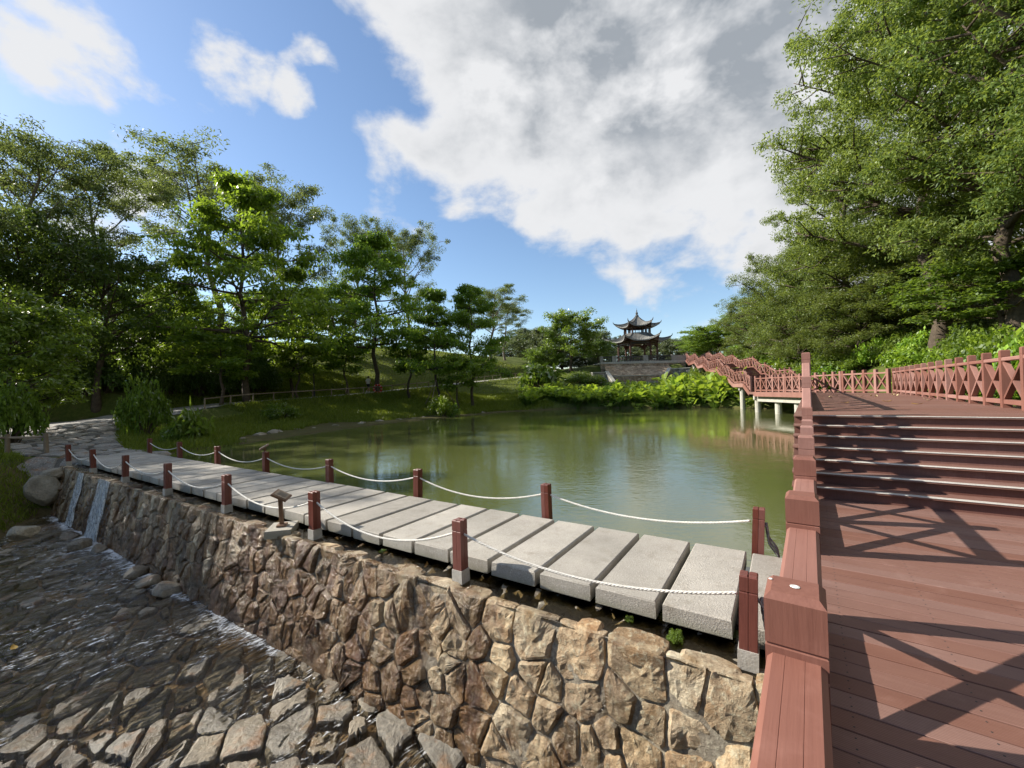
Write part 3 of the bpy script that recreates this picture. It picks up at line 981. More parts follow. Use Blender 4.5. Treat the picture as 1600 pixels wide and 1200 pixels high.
def build_wall():
    rg = random.Random(11)
    mb = MB()
    nb_, ns = 420, 26
    rows = []
    for j in range(ns + 1):
        rows.append([wall_pt(WR + (WL - WR) * i / nb_, -0.25 + 1.58 * j / ns, 0.024 + 0.026 * (vno(i * 0.048, j * 0.06, 0.16, 4) + 0.5 * vno(i * 0.048, j * 0.06, 0.06, 6)) + rg.uniform(-0.003, 0.003)) for i in range(nb_ + 1)])
    # top ledge: uneven, dips below and rises above the water film
    for k, n in enumerate((3.30, 3.40, 3.50, 3.62, 3.9, 4.2, 5.6)):
        rows.append([bn(WR + (WL - WR) * i / nb_, n, (-0.02 + rg.uniform(-0.04, 0.035)) if n < 3.8 else -0.08) for i in range(nb_ + 1)])
    mb.loft(rows, cap=False, closed=False)
    # left end face
    mb.build('mortar_core', 'mortar', wall, smooth=True)
    sites = [q for q in jitter_sites(WR, -0.1, WL, 1.36, 0.265, 0.225, 0.46, rg) if rg.random() > 0.22]
    cells = voronoi(sites, (WR, -0.12, WL, 1.36), 0.55)
    todo = sorted([(s_[0], c) for s_, c in zip(sites, cells) if c], key=lambda q: q[0])
    rest = MB()
    for k, (_, c) in enumerate(todo):
        vs, fs = stone_mesh(c, rg.uniform(0.002, 0.010), rg.uniform(0.030, 0.050), rg.uniform(0.040, 0.075), 0.023, rg, 0.05, 0.036)
        P = [wall_pt(x, y, h) for x, y, h in vs]
        if k >= 290:
            rest.add(P, fs); continue
        o = sum(P, Vector()) / len(P)
        st = MB().add([p - o for p in P], fs).build('stone', 'wall_rock', smooth=False, origin=(0, 0, 0))
        st.parent = wall; st.location = o - wall.location
    if rest.v: tag(rest.build('far_stones', 'wall_rock', wall), kind='stuff')
    # flat capping stones along the lip
    x = WR + 0.1
    while x < WL:
        L = rg.uniform(0.18, 0.55)
        if rg.random() < 0.62:
            wd = rg.uniform(0.07, 0.16)
            c = [(x, -wd), (x + L * 0.5, -wd - 0.03), (x + L, -wd + 0.02), (x + L, wd), (x + L * 0.4, wd + 0.05), (x, wd)]
            vs, fs = stone_mesh(c, 0.015, 0.025, rg.uniform(0.03, 0.055), 0.010, rg, 0.08, 0.08)
            P = [bn(a, 3.26 + b, h - 0.01) for a, b, h in vs]
            o = sum(P, Vector()) / len(P)
            st = MB().add([p - o for p in P], fs).build('cap_stone', 'wall_rock', origin=(0, 0, 0))
            st.parent = wall; st.location = o - wall.location
        x += L + 0.03


build_wall()
# thin sheet of water that slips over the lip
film = MB()
film.add([bn(WR, 3.17, 0.004), bn(WL, 3.17, 0.004), bn(WL, 3.7, 0.004), bn(WR, 3.7, 0.004)], [(0, 3, 2, 1)])
tag(film.build('lip_water', 'film_water'), kind='structure')


def boulder(name, c, size, rot, seed, label, material='boulder_rock', group=None):
    import bmesh
    rg = random.Random(seed)
    bm = bmesh.new(); bmesh.ops.create_icosphere(bm, subdivisions=3, radius=1)
    cuts = [(Vector((rg.gauss(0, 1), rg.gauss(0, 1), rg.gauss(0, 1))).normalized(), rg.uniform(0.55, 0.85)) for _ in range(10)]
    for v in bm.verts:
        for n, d in cuts:
            e = v.co.dot(n) - d
            if e > 0: v.co -= n * e * 0.92
        v.co += Vector((rg.uniform(-1, 1), rg.uniform(-1, 1), rg.uniform(-1, 1))) * 0.022
        v.co = Vector((v.co.x * size[0], v.co.y * size[1], v.co.z * size[2]))
    me = bpy.data.meshes.new(name); bm.to_mesh(me); bm.free()
    me.materials.append(M[material])
    return tag(link_mesh(name, me, None, c, (0, 0, rot)), label, 'rock', group)


boulder('boulder', bn(18.2, 2.8, -0.55), (0.42, 0.38, 0.5), 0.6, 3, 'big pale boulder at the left end of the stone weir wall')
boulder('boulder', bn(18.25, 3.0, -0.13), (0.36, 0.32, 0.2), 0.2, 5, 'flat pale rock capping the left end of the weir wall')
boulder('rock', at_z(38, 832, -0.45), (0.22, 0.2, 0.18), 0.9, 8, 'small round pale rock lying in the left bank grass')
for k, (b, n, s) in enumerate(((8.9, 2.8, 0.22), (9.6, 2.7, 0.17), (10.4, 2.75, 0.2), (12.7, 2.75, 0.16), (13.4, 2.6, 0.22), (14.6, 2.65, 0.2))):
    boulder('wet_rock', bn(b, n, STREAM + 0.02), (s * 1.2, s, s * 0.8), k, 20 + k, f'dark wet rock at the weir wall foot, {ORD[k]} along the foam from the near end', 'bed_rock', 'wet rocks at the wall foot')

# ------------------------------------------------------------------ stream: floor, stones, water
floor_mb = MB()
rg = random.Random(5)
rows = [[bn(-6 + 25 * i / 60, -6 + 9.1 * j / 24, STREAM - 0.10 + rg.uniform(-0.025, 0.02)) for i in range(61)] for j in range(25)]
floor_mb.loft(rows, cap=False, closed=False)
floor_mb.f = [tuple(reversed(f)) for f in floor_mb.f]
bed = tag(floor_mb.build('stream_bed', 'bed_floor', smooth=True), kind='structure')


def build_bed():
    rg = random.Random(17)
    # cells are laid out in a skewed frame: long stones lying along the flow
    ang = R(35); ca, sa = math.cos(ang), math.sin(ang)

    def fr(b, n): return (b * ca + n * sa, (-b * sa + n * ca) * 1.55)

    def inv(p, q): q /= 1.55; return (p * ca - q * sa, p * sa + q * ca)
    corners = [fr(b, n) for b in (1.0, 18) for n in (-1.0, 3.0)]
    x0, x1 = min(c[0] for c in corners), max(c[0] for c in corners); y0, y1 = min(c[1] for c in corners), max(c[1] for c in corners)
    sites = []
    for s in jitter_sites(x0, y0, x1, y1, 0.40, 0.40, 0.46, rg):
        b, n = inv(*s)
        # only what the view reaches
        if rg.random() < 0.27: continue
        lim = 3.1 - (b - 1.6) * 0.62 if b < 6 else 0.35
        if 0.9 < b < 15.8 and max(lim, -0.2) - 0.25 < n < 3.0: sites.append(s)
    cells = voronoi(sites, (x0, y0, x1, y1), 0.55)
    cnt = 0
    for s, c in zip(sites, cells):
        if not c: continue
        b, n = inv(*s)
        dry = 1 - min(1, max(0, (b - 4.6 - (2.4 - n) * 0.75) / 1.6))
        if rg.random() < 0.10: continue
        top = STREAM - 0.045 + dry * 0.046 + rg.uniform(-0.026, 0.026)
        vs, fs = stone_mesh(c, rg.uniform(0.004, 0.06), 0.030, rg.uniform(0.038, 0.050), 0.012, rg, 0.12, 0.06, flat=True)
        P = []
        for x, y, h in vs:
            bb, nn = inv(x, y); P.append(bn(bb, min(nn, 3.05), top - 0.04 + h))
        o = sum(P, Vector()) / len(P)
        st = MB().add([p - o for p in P], fs).build('stone', 'bed_rock', origin=(0, 0, 0))
        st.parent = bed; st.location = o
        cnt += 1
    return cnt


build_bed()


def build_stream_water():
    b = np.arange(-4, 18.7, 0.07); n = np.arange(-4.0, 3.02, 0.07)
    BB, NN = np.meshgrid(b, n, indexing='ij')
    X = BB * Bx.x + NN * Nx.x; Y = BB * Bx.y + NN * Nx.y
    ca, sa = math.cos(R(62)), math.sin(R(62))
    p, q = BB * ca + NN * sa, (-BB * sa + NN * ca)
    Z = STREAM - 0.012 + 0.055 * (hash_noise(p * 0.45, q * 1.3, 0.28, 3) - 0.5) + 0.016 * (hash_noise(p * 0.6, q * 1.5, 0.13, 9) - 0.5)
    calm = np.clip((BB - 3.5) / 4, 0.25, 1)
    Z = STREAM - 0.012 + (Z - STREAM + 0.012) * calm
    near = np.clip(1 - np.abs(NN - 2.85) / 0.28, 0, 1) * np.clip((BB - 2.5) / 4, 0.25, 1)
    falls = np.exp(-((BB - 13.8) / 1.6) ** 2) * np.clip((NN - 1.5) / 1.4, 0, 1)
    rapid = 0.42 * np.clip((BB - 4.0) / 4, 0, 1) * hash_noise(p * 0.5, q, 0.8, 4)
    foam = np.clip(near * (0.10 + 0.85 * hash_noise(BB, NN * 3, 0.35, 12)) + falls * 0.5 + rapid, 0, 1)
    nx, ny = BB.shape
    V = np.stack([X, Y, Z], -1).reshape(-1, 3).astype(np.float32)
    i, j = np.meshgrid(np.arange(nx - 1), np.arange(ny - 1), indexing='ij')
    a = (i * ny + j).reshape(-1)
    Fq = np.stack([a, a + 1, a + ny + 1, a + ny], -1).astype(np.int32)
    me = bpy.data.meshes.new('stream_water'); k = len(Fq)
    me.vertices.add(len(V)); me.loops.add(k * 4); me.polygons.add(k)
    me.vertices.foreach_set('co', V.reshape(-1)); me.loops.foreach_set('vertex_index', Fq.reshape(-1))
    me.polygons.foreach_set('loop_start', np.arange(0, k * 4, 4, dtype=np.int32)); me.polygons.foreach_set('loop_total', np.full(k, 4, dtype=np.int32))
    me.polygons.foreach_set('use_smooth', np.ones(k, dtype=bool))
    me.update(calc_edges=True)
    at = me.attributes.new('foam', 'FLOAT', 'POINT'); at.data.foreach_set('value', foam.reshape(-1).astype(np.float32))
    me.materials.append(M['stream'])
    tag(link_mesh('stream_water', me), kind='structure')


build_stream_water()

fall_spots = ((13.9, 0.75, 'wide veil of white water falling down the shaded wall'), (15.9, 0.45, 'thin veil of water falling at the left end of the weir wall'))
for b0, wd, lab in fall_spots:
    rg = random.Random(int(b0 * 10))
    mb = MB()
    for k in range(max(2, int(wd / 0.022))):
        bb = b0 + rg.uniform(-wd, wd) * 0.5; w = rg.uniform(0.003, 0.016)
        rows = []
        for i in range(13):
            s = 1.36 - 1.36 * i / 12
            off = 0.115 + 0.012 * math.sin(i * 0.9 + k)
            ww = w * (0.7 + 0.8 * i / 12) * rg.uniform(0.7, 1.3)
            bb += rg.uniform(-0.02, 0.02)
            rows.append([wall_pt(bb - ww, s, off - 0.02), wall_pt(bb, s, off + 0.012), wall_pt(bb + ww, s, off - 0.02)])
        mb.loft(rows, cap=False, closed=False)
    tag(mb.build('water_trickle', 'falling_water', smooth=True), lab, 'waterfall', 'trickles down the weir wall')

# ------------------------------------------------------------------ slab bridge
P7 = bn(0.25, 3.374)
bridge = thing('slab_bridge', bn(9, 4.35, -0.1), 'low footbridge of pale granite slabs crossing between pond and stream', 'bridge')


def slab_mesh(w, l, h, seed):
    """bevelled granite block with slightly worn edges, w along b, l along n"""
    rg = random.Random(seed)
    c = 0.012
    a, b = w / 2, l / 2
    rings = []
    for z, ins in ((-h, c), (-h + c, 0), (-c, 0), (0, c)):
        r = []
        for x, y in ((-a + ins, -b + ins), (a - ins, -b + ins), (a - ins, b - ins), (-a + ins, b - ins)):
            nx_, ny_ = x, y
            r.append((nx_ + rg.uniform(-0.004, 0.004), ny_ + rg.uniform(-0.004, 0.004), z))
        rings.append([Bx * x + Nx * y + Vector((0, 0, z)) for x, y, z in r])
    mb = MB().loft(rings)
    return mb


n_slab = 0
b = -0.78
rg = random.Random(3)
while b < 18.3:
    wd = rg.uniform(0.505, 0.53)
    c = bn(b + wd / 2, 4.34 + rg.uniform(-0.007, 0.007), SLABZ + rg.uniform(-0.004, 0.004))
    mb = slab_mesh(wd, 1.56, 0.155, n_slab)
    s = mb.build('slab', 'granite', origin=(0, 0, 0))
    s.parent = bridge; s.location = c - bridge.location
    s.rotation_euler = (0, 0, rg.uniform(-0.003, 0.003))
    b += wd + 0.056
    n_slab += 1
# low bearers the slabs rest on
for n in (3.95, 4.75):
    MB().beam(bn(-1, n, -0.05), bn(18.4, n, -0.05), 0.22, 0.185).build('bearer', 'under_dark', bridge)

HP = 0.655


def rope_post(pos, base_h, label, tilt=(0, 0), base_z=0.0):
    root = thing('rope_post', pos, label, 'post', 'red posts of the rope barrier')
    hw = 0.058
    z0 = base_h

    def sq(z, w): return [pos + Bx * (x * w) + Nx * (y * w) + Vector((0, 0, z)) + Bx * (tilt[0] * z) + Nx * (tilt[1] * z) for x, y in ((-1, -1), (1, -1), (1, 1), (-1, 1))]
    if base_h > 0:
        MB().loft([sq(-0.12, hw * 1.16), sq(base_h, hw * 1.12)]).build('concrete_foot', 'concrete', root)
    # four square timbers side by side, so each face shows a centre joint
    q = hw / 2
    for sx in (-1, 1):
        for sy in (-1, 1):
            def s4(z, ins=0.0):
                e = q - 0.0016 - ins
                return [pos + Bx * (sx * q + x * e + tilt[0] * z) + Nx * (sy * q + y * e + tilt[1] * z) + Vector((0, 0, z)) for x, y in ((-1, -1), (1, -1), (1, 1), (-1, 1))]
            MB().loft([s4(z0 - (0.3 if base_h == 0 else 0)), s4(HP - 0.118), s4(HP - 0.114, 0.003), s4(HP - 0.108, 0.003), s4(HP - 0.104), s4(HP - 0.008), s4(HP, 0.006)]).build('timber', 'post_wood', root)
    return root


front_pos, back_pos = [], []
for k in range(8):
    front_pos.append(P7 + Bx * (2.63 * k))
    back_pos.append(P7 + Nx * 1.84 + Bx * (2.56 * k + 0.02))
for k in range(8):
    rope_post(front_pos[k], 0.14, f'red square rope post in the stream-side row, {ORD[k]} from the wooden deck', (rnd.uniform(-0.02, 0.02), rnd.uniform(-0.02, 0.02)) if k else (-0.03, 0))
    rope_post(back_pos[k], 0.0, f'red square rope post in the pond-side row, {ORD[k]} from the wooden deck', (-0.05, 0) if k == 0 else (rnd.uniform(-0.025, 0.025), rnd.uniform(-0.02, 0.02)))


def rope(a, b2, sag, label, r=0.0118, name='rope'):
    root_pts = []
    for i in range(25):
        t = i / 24
        p = a.lerp(b2, t); p = p - Vector((0, 0, sag * 4 * t * (1 - t)))
        root_pts.append(p)
    mb = MB()
    # three strands laid around each other
    L = (b2 - a).length; d = (b2 - a).normalized(); x = d.cross(Vector((0, 0, 1))).normalized(); y = x.cross(d)
    n = int(L / 0.018)
    for s in range(3):
        pts = []
        for i in range(n + 1):
            t = i / n
            p = a.lerp(b2, t) - Vector((0, 0, sag * 4 * t * (1 - t)))
            an = t * L / 0.10 * 2 * math.pi + s * 2.094
            pts.append(p + (x * math.cos(an) + y * math.sin(an)) * r * 0.55)
        mb.tube(pts, r * 0.62, 5)
    return tag(mb.build(name, 'rope', smooth=True), label, 'rope', 'white ropes slung between red posts')


for row, pos, nm in (('f', front_pos, 'stream-side'), ('b', back_pos, 'pond-side')):
    for k in range(7):
        z = Vector((0, 0, HP - 0.15))
        sag = 0.17 + 0.03 * ((k * 7) % 4) if row == 'f' else 0.15 + 0.015 * ((k * 5) % 3)
        rope(pos[k] + Bx * 0.057 + z, pos[k + 1] - Bx * 0.057 + z, sag, f'white rope sagging in the {ORD[k]} gap of the {nm} row from the deck')
# loose rope ends hanging on the deck side of the two nearest posts
for p, lab in ((front_pos[0], 'frayed rope end hanging from the nearest stream-side post'), (back_pos[0], 'grey knotted rope end hanging from the nearest pond-side post')):
    mb = MB()
    rg = random.Random(4)
    for s in range(3):
        pts = [p - Bx * (0.065 + 0.02 * math.sin(i * 0.8 + s) + 0.008 * s + 0.012 * i) + Nx * (0.012 * (s - 1)) + Vector((0, 0, HP - 0.15 - 0.036 * i)) for i in range(11)]
        mb.tube(pts, 0.011, 5)
    tag(mb.build('rope_end', 'rope_grey', smooth=True), lab, 'rope')

# two small reading desks


def sign_stand(pos, face, label, height, block):
    root = thing('sign_stand', pos, label, 'sign')
    fx = Vector((math.cos(face), math.sin(face), 0)); sx = Vector((-fx.y, fx.x, 0))
    if block:
        MB().box(pos + Vector((0, 0, 0.04)), fx * 0.17, sx * 0.22, Vector((0, 0, 0.055))).build('base_block', 'granite', root)
    MB().box(pos + Vector((0, 0, 0.112 if block else 0.0)), fx * 0.06, sx * 0.07, Vector((0, 0, 0.014))).build('foot_plate', 'sign_wood', root)
    MB().beam(pos + Vector((0, 0, 0.05)), pos + Vector((0, 0, height)) - fx * 0.02, 0.06, 0.05, up=fx, ch=0.006).build('stem', 'sign_wood', root)
    tilt = (fx * 0.87 - Vector((0, 0, 0.5))).normalized()
    nrm = sx.cross(tilt).normalized()
    if nrm.z < 0: nrm = -nrm
    top = pos + Vector((0, 0, height + 0.02))
    MB().box(top, tilt * 0.11, sx * 0.17, nrm * 0.014).build('desk_board', 'sign_wood', root)
    plate = MB().box(top + nrm * 0.018, tilt * 0.085, sx * 0.14, nrm * 0.003).build('text_plate', 'fence_wood', root)
    lines = MB()
    for i in range(5):
        lines.box(top + nrm * 0.0222 + tilt * (-0.05 + 0.025 * i), tilt * 0.004, sx * (0.10 - 0.012 * (i % 3)), nrm * 0.0008)
    lines.build('text_lines', 'dark_stone', root)


p = at_z(441, 832, 0.0)
sign_stand(Vector((p.x, p.y, 0.0)), math.atan2(Nx.y, Nx.x) - 0.75, 'small brown wooden reading desk on a concrete block beside the slabs', 0.52, True)
p = back_pos[4] + Bx * 0.28 + Nx * 0.10
sign_stand(Vector((p.x, p.y, 0.0)), math.atan2(-Nx.y, -Nx.x) - 0.5, 'tilted brown reading desk behind a pond-side rope post', 0.72, False)

# ------------------------------------------------------------------ boardwalk
ZV = Vector((0, 0, 1))


def plank_set(root, u0, u1, z, vr, name='plank', material='deck_wood', pitch=0.147):
    k = 0; u = u0; rg = random.Random(int(u0 * 10) + 3)
    while u + 0.14 < u1 + 0.01:
        va, vb = vr(u + 0.07)
        if vb - va > 0.3:
            mb = MB().beam(uv(u + 0.0705, va, z - 0.0125), uv(u + 0.0705, vb, z - 0.0125), 0.139, 0.025, ch=0.003)
            mb.v = [(x, y, zz) for x, y, zz in mb.v]
            o = mb.build(name, material, root)
            o.location.z += rg.uniform(-0.0012, 0.0012)
            if u < 12:
                c_ = uv(u + 0.0705, 0, z + 0.0002) - root.location
                sc_ = link_mesh('screws', SCREWS, o, c_)
        u += pitch; k += 1


def screw_mesh():
    mb = MB()
    for v in (0.12, 0.62, 1.1, 1.6, 2.1, 2.6, 3.1):
        for du in (-0.035, 0.035):
            mb.lathe(uv(du + random.Random(int(v * 100)).uniform(-0.004, 0.004), v, 0), [(0.0048, 0.0), (0.0036, 0.0009)], 8)
    me = bpy.data.meshes.new('screws'); me.from_pydata(mb.v, [], mb.f); me.materials.append(M['metal_dark'])
    return me


SCREWS = screw_mesh()
walk = thing('lower_boardwalk', uv(2, 1.5, 0), 'red brown composite deck boards in the near foreground', 'boardwalk')
plank_set(walk, -3.0, U_TOP - 6 * TREAD + 0.13, LOW, lambda u: (-0.25, 3.3))
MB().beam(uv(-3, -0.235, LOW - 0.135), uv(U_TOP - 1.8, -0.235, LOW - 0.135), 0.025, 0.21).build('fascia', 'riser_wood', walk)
for v in (0.1, 1.1, 2.1, 3.1):
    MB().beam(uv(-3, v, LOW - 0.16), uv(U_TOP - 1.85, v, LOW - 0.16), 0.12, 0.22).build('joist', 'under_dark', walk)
for u in (-2, 1.9, 5.6):
    for v in (0.5, 2.6):
        MB().lathe(uv(u, v, 0), [(0.16, -1.8), (0.16, LOW - 0.27)], 14).build('pier', 'pale_concrete', walk, smooth=False)

steps = thing('deck_steps', uv(8, 1.5, LOW), 'seven broad brown deck steps with pale nosing strips', 'steps')
for k in range(7):
    u = U_TOP - k * TREAD; z = UPP - k * RISE
    # riser board below this nosing
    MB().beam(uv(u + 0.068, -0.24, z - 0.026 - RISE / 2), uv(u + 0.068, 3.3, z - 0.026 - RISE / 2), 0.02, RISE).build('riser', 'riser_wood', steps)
    if k:
        for j in range(2):
            a = u + 0.0905 + j * 0.181
            MB().beam(uv(a, -0.25, z - 0.0125), uv(a, 3.3, z - 0.0125), 0.177, 0.025, ch=0.003).build('tread_board', 'deck_wood', steps)
    else:
        MB().beam(uv(u + 0.072, -0.25, z - 0.0125), uv(u + 0.072, 3.3, z - 0.0125), 0.141, 0.025, ch=0.003).build('tread_board', 'deck_wood', steps)
    ns = MB().beam(uv(u + 0.036, 0.03, z + 0.002), uv(u + 0.036, 3.0, z + 0.002), 0.080, 0.009, ch=0.002).build('nosing_strip', 'nosing', steps)
    for j in range(2):
        MB().beam(uv(u + 0.018 + 0.022 * j, 0.031, z + 0.0067), uv(u + 0.018 + 0.022 * j, 2.999, z + 0.0067), 0.007, 0.0018).build('groove', 'concrete', ns)
for v in (-0.2, 1.5, 3.2):
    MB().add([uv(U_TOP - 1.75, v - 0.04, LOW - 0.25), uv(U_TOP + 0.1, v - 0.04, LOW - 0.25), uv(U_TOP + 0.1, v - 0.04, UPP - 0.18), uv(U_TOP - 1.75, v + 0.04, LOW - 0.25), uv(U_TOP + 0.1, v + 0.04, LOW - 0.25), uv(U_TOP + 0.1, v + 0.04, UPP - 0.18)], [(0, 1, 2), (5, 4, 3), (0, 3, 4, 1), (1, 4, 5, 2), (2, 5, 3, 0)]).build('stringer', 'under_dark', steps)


def upper_v(u):
    vb = 3.28
    if u > 24.3: vb = min(vb, 2.93 + 0.15 - (u - 24.6) * 0.714)
    return (-0.25, vb)


upper = thing('upper_boardwalk', uv(16, 1.5, 0), 'raised brown deck behind the steps, edged by lattice railings', 'boardwalk')
plank_set(upper, U_TOP + 0.147, 29.3, UPP, upper_v)
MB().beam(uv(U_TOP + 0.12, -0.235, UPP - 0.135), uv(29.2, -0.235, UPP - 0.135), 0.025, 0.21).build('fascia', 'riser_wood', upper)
for v in (0.1, 1.4, 2.8):
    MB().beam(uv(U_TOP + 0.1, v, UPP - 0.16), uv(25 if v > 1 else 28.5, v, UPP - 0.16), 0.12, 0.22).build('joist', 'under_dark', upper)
for u in (10, 14, 18, 22, 26):
    for v in ((0.35, 2.6) if u < 25 else (0.35,)):
        MB().lathe(uv(u, v, 0), [(0.17, -1.5), (0.17, UPP - 0.27)], 14).build('pier', 'pale_concrete', upper)

# ---- lattice railings
RH = 1.09


def rail_post(root, p, ax, ay, h=RH, w=0.062, near=True, name='post'):
    def sq(z, ww): return [p + ax * (x * ww) + ay * (y * ww) + ZV * z for x, y in ((-1, -1), (1, -1), (1, 1), (-1, 1))]
    if near:
        prof = [(0, w), (h - 0.185, w), (h - 0.183, w - 0.003), (h - 0.180, w - 0.003), (h - 0.178, w), (h - 0.128, w), (h - 0.126, w - 0.003), (h - 0.122, w - 0.003), (h - 0.120, w), (h - 0.016, w), (h, w - 0.014)]
    else:
        prof = [(0, w), (h - 0.01, w), (h, w - 0.012)]
    return MB().loft([sq(z, ww) for z, ww in prof]).build(name, 'rail_wood', root)


def rail_bay(root, a, b2, near=True, pw=0.066, cover=0.117):
    """members of one bay between post feet a and b2"""
    d = b2 - a; dh = Vector((d.x, d.y, 0)); L = dh.length; dh.normalize()
    s = pw - 0.004

    def q(t, z): return a + d * t + ZV * z
    t0, t1 = s / L, 1 - s / L
    c = 0.012 if near else 0.0
    wm = 'beam_wood' if near else 'rail_wood'
    if near:
        e, h2, g = cover / 2, 0.035, 0.0008
        prof = [(-e + c, -h2), (e - c, -h2), (e, -h2 + c), (e, h2 - c), (e - c, h2)]
        for x_ in (e * 0.30, -e * 0.36): prof += [(x_ + g, h2), (x_, h2 - 0.0012), (x_ - g, h2)]
        prof += [(-e + c, h2), (-e, h2 - c), (-e, -h2 + c)]
        MB().profile(q(t0, 0.912), q(t1, 0.912), prof).build('top_rail', wm, root)
    else:
        MB().beam(q(t0, 0.912), q(t1, 0.912), cover, 0.07).build('top_rail', wm, root)
    MB().beam(q(t0, 0.115), q(t1, 0.115), 0.10, 0.085, ch=c and 0.006).build('bottom_rail', wm, root)
    z0, z1 = 0.150, 0.885
    MB().beam(q(t0, z0 + 0.03), q(t1, z1 - 0.03), 0.088, 0.052).build('cross_brace', 'rail_wood', root)
    MB().beam(q(t0, z1 - 0.03), q(t1, z0 + 0.03), 0.082, 0.050).build('cross_brace', 'rail_wood', root)


def railing(name, pts, label, near=True, group=None, skip=(), posts=True):
    base = sum(pts, Vector()) / len(pts); base.z = min(p.z for p in pts)
    root = thing(name, base, label, 'railing', group)
    for i, p in enumerate(pts):
        d = pts[min(i + 1, len(pts) - 1)] - pts[max(i - 1, 0)]; d.z = 0; d.normalize()
        rail_post(root, p, d, Vector((d.y, -d.x, 0)), near=near)
        if i and (i - 1) not in skip: rail_bay(root, pts[i - 1], p, near)
    return root


left_u = [-2.4, -1.2, 0.02, 1.24, 2.30, 3.46, 4.82, 5.90, 6.88]
# the bay where the slab bridge reaches the deck is open
railing('deck_railing', [uv(u, RAILV, LOW) for u in left_u], 'brown lattice railing running along the pond side of the near deck', skip=(5,))
pts = [uv(6.86 + 0.24, RAILV, LOW + 0.02), uv(7.95, RAILV, LOW + 0.50), uv(8.78, RAILV, UPP)]
st_r = railing('stair_railing', [uv(7.22, RAILV, LOW + 0.155), uv(8.0, RAILV, LOW + 0.60), uv(8.8, RAILV, UPP)], 'sloping brown railing up the pond side of the deck steps')
rail_bay(st_r, uv(6.88, RAILV, LOW), uv(7.22, RAILV, LOW + 0.155))
n = 15
railing('deck_railing', [uv(8.8 + 0.14 + (28.6 - 8.94) * (i + 0.0) / n, RAILV, UPP) for i in range(1, n + 1)], 'brown lattice railing on the pond side of the raised deck', True)
r_u = [24.55 - 0.98 * i for i in range(17)]
railing('deck_railing', [uv(u, RIGHTV, UPP) for u in r_u if u > 9], 'long brown lattice railing along the green hillside edge of the raised deck', True)
railing('deck_railing', [uv(u, RIGHTV, LOW) for u in (-2.4, -1.2, 0, 1.2, 2.4, 3.6, 4.8, 6.0, 6.9)], 'brown lattice railing on the hillside edge of the near deck')
C0 = uv(24.6, 2.97, UPP); E0 = Vector((P_E.x, P_E.y, UPP))
far_pts = [C0.lerp(E0, (i + 0.35) / 16.35) for i in range(17)]
railing('landing_railing', far_pts, 'brown lattice railing closing the far end of the raised deck', False)
for i in (4, 11):
    rail_post(bpy.data.objects['landing_railing'], far_pts[i] + (E0 - C0).normalized() * 0.16, (E0 - C0).normalized(), Vector(((E0 - C0).normalized().y, -(E0 - C0).normalized().x, 0)), near=False)

spot = MB()
for dx, dy, r_ in ((0.0, 0.0, 0.011), (-0.052, 0.018, 0.005)):
    c_ = uv(1.24 + dy, RAILV + dx, LOW + RH + 0.0012)
    spot.lathe(c_, [(r_, 0), (r_ * 0.7, 0.0012)], 10)
spot.build('white_spot', 'white_paint', bpy.data.objects['deck_railing'])

# ---- far landing and staircase
FL = [(-3.0, UPP), (1.2, UPP), (2.8, 2.03), (5.9, 2.03), (8.5, 2.72), (9.7, 2.72), (12.0, 3.5), (16.9, 3.5), (20.0, 4.3), (23.7, 4.3), (26.2, 5.07), (31.5, 5.07), (34.0, 5.7), (41.0, 5.7)]
SW = 3.0
sbase = Vector((P_E.x, P_E.y, 0))


def sp(s, w, z): return sbase + SD * s + SR * w + ZV * z


stair = thing('wooden_staircase', sp(16, 1.5, 1), 'long brown staircase climbing in flights towards the pavilion', 'staircase')
# landing slab between the far railing and the first flight
lp = [C0 + Vector((0.12, -0.05, 0)), E0 + Vector((-0.12, 0.1, 0)), sp(1.2, -0.15, UPP), sp(1.2, SW + 0.15, UPP), C0 + Vector((1.0, 2.2, 0))]
lp = [Vector((p.x, p.y, UPP - 0.012)) for p in lp]
MB().loft([[p - ZV * 0.16 for p in reversed(lp)], [p for p in reversed(lp)]]).build('landing', 'deck_wood', stair)
MB().beam(C0 + Vector((-0.10, 0.7, -0.15)), E0 + Vector((-0.17, 0, -0.15)), 0.05, 0.30).build('fascia', 'rail_wood', stair)
ldir = (E0 - C0).normalized()
MB().beam(C0 + ldir * 3 + Vector((0.3, 0, -0.48)), E0 + Vector((0.25, 0, -0.48)), 0.35, 0.34).build('beam', 'pale_concrete', stair)
for t in (0.50, 0.66, 0.84):
    q = C0.lerp(E0, t) + Vector((0.45, 0.0, 0))
    MB().lathe(Vector((q.x, q.y, 0)), [(0.20, -1.5), (0.20, UPP - 0.6)], 14).build('pier', 'pale_concrete', stair)
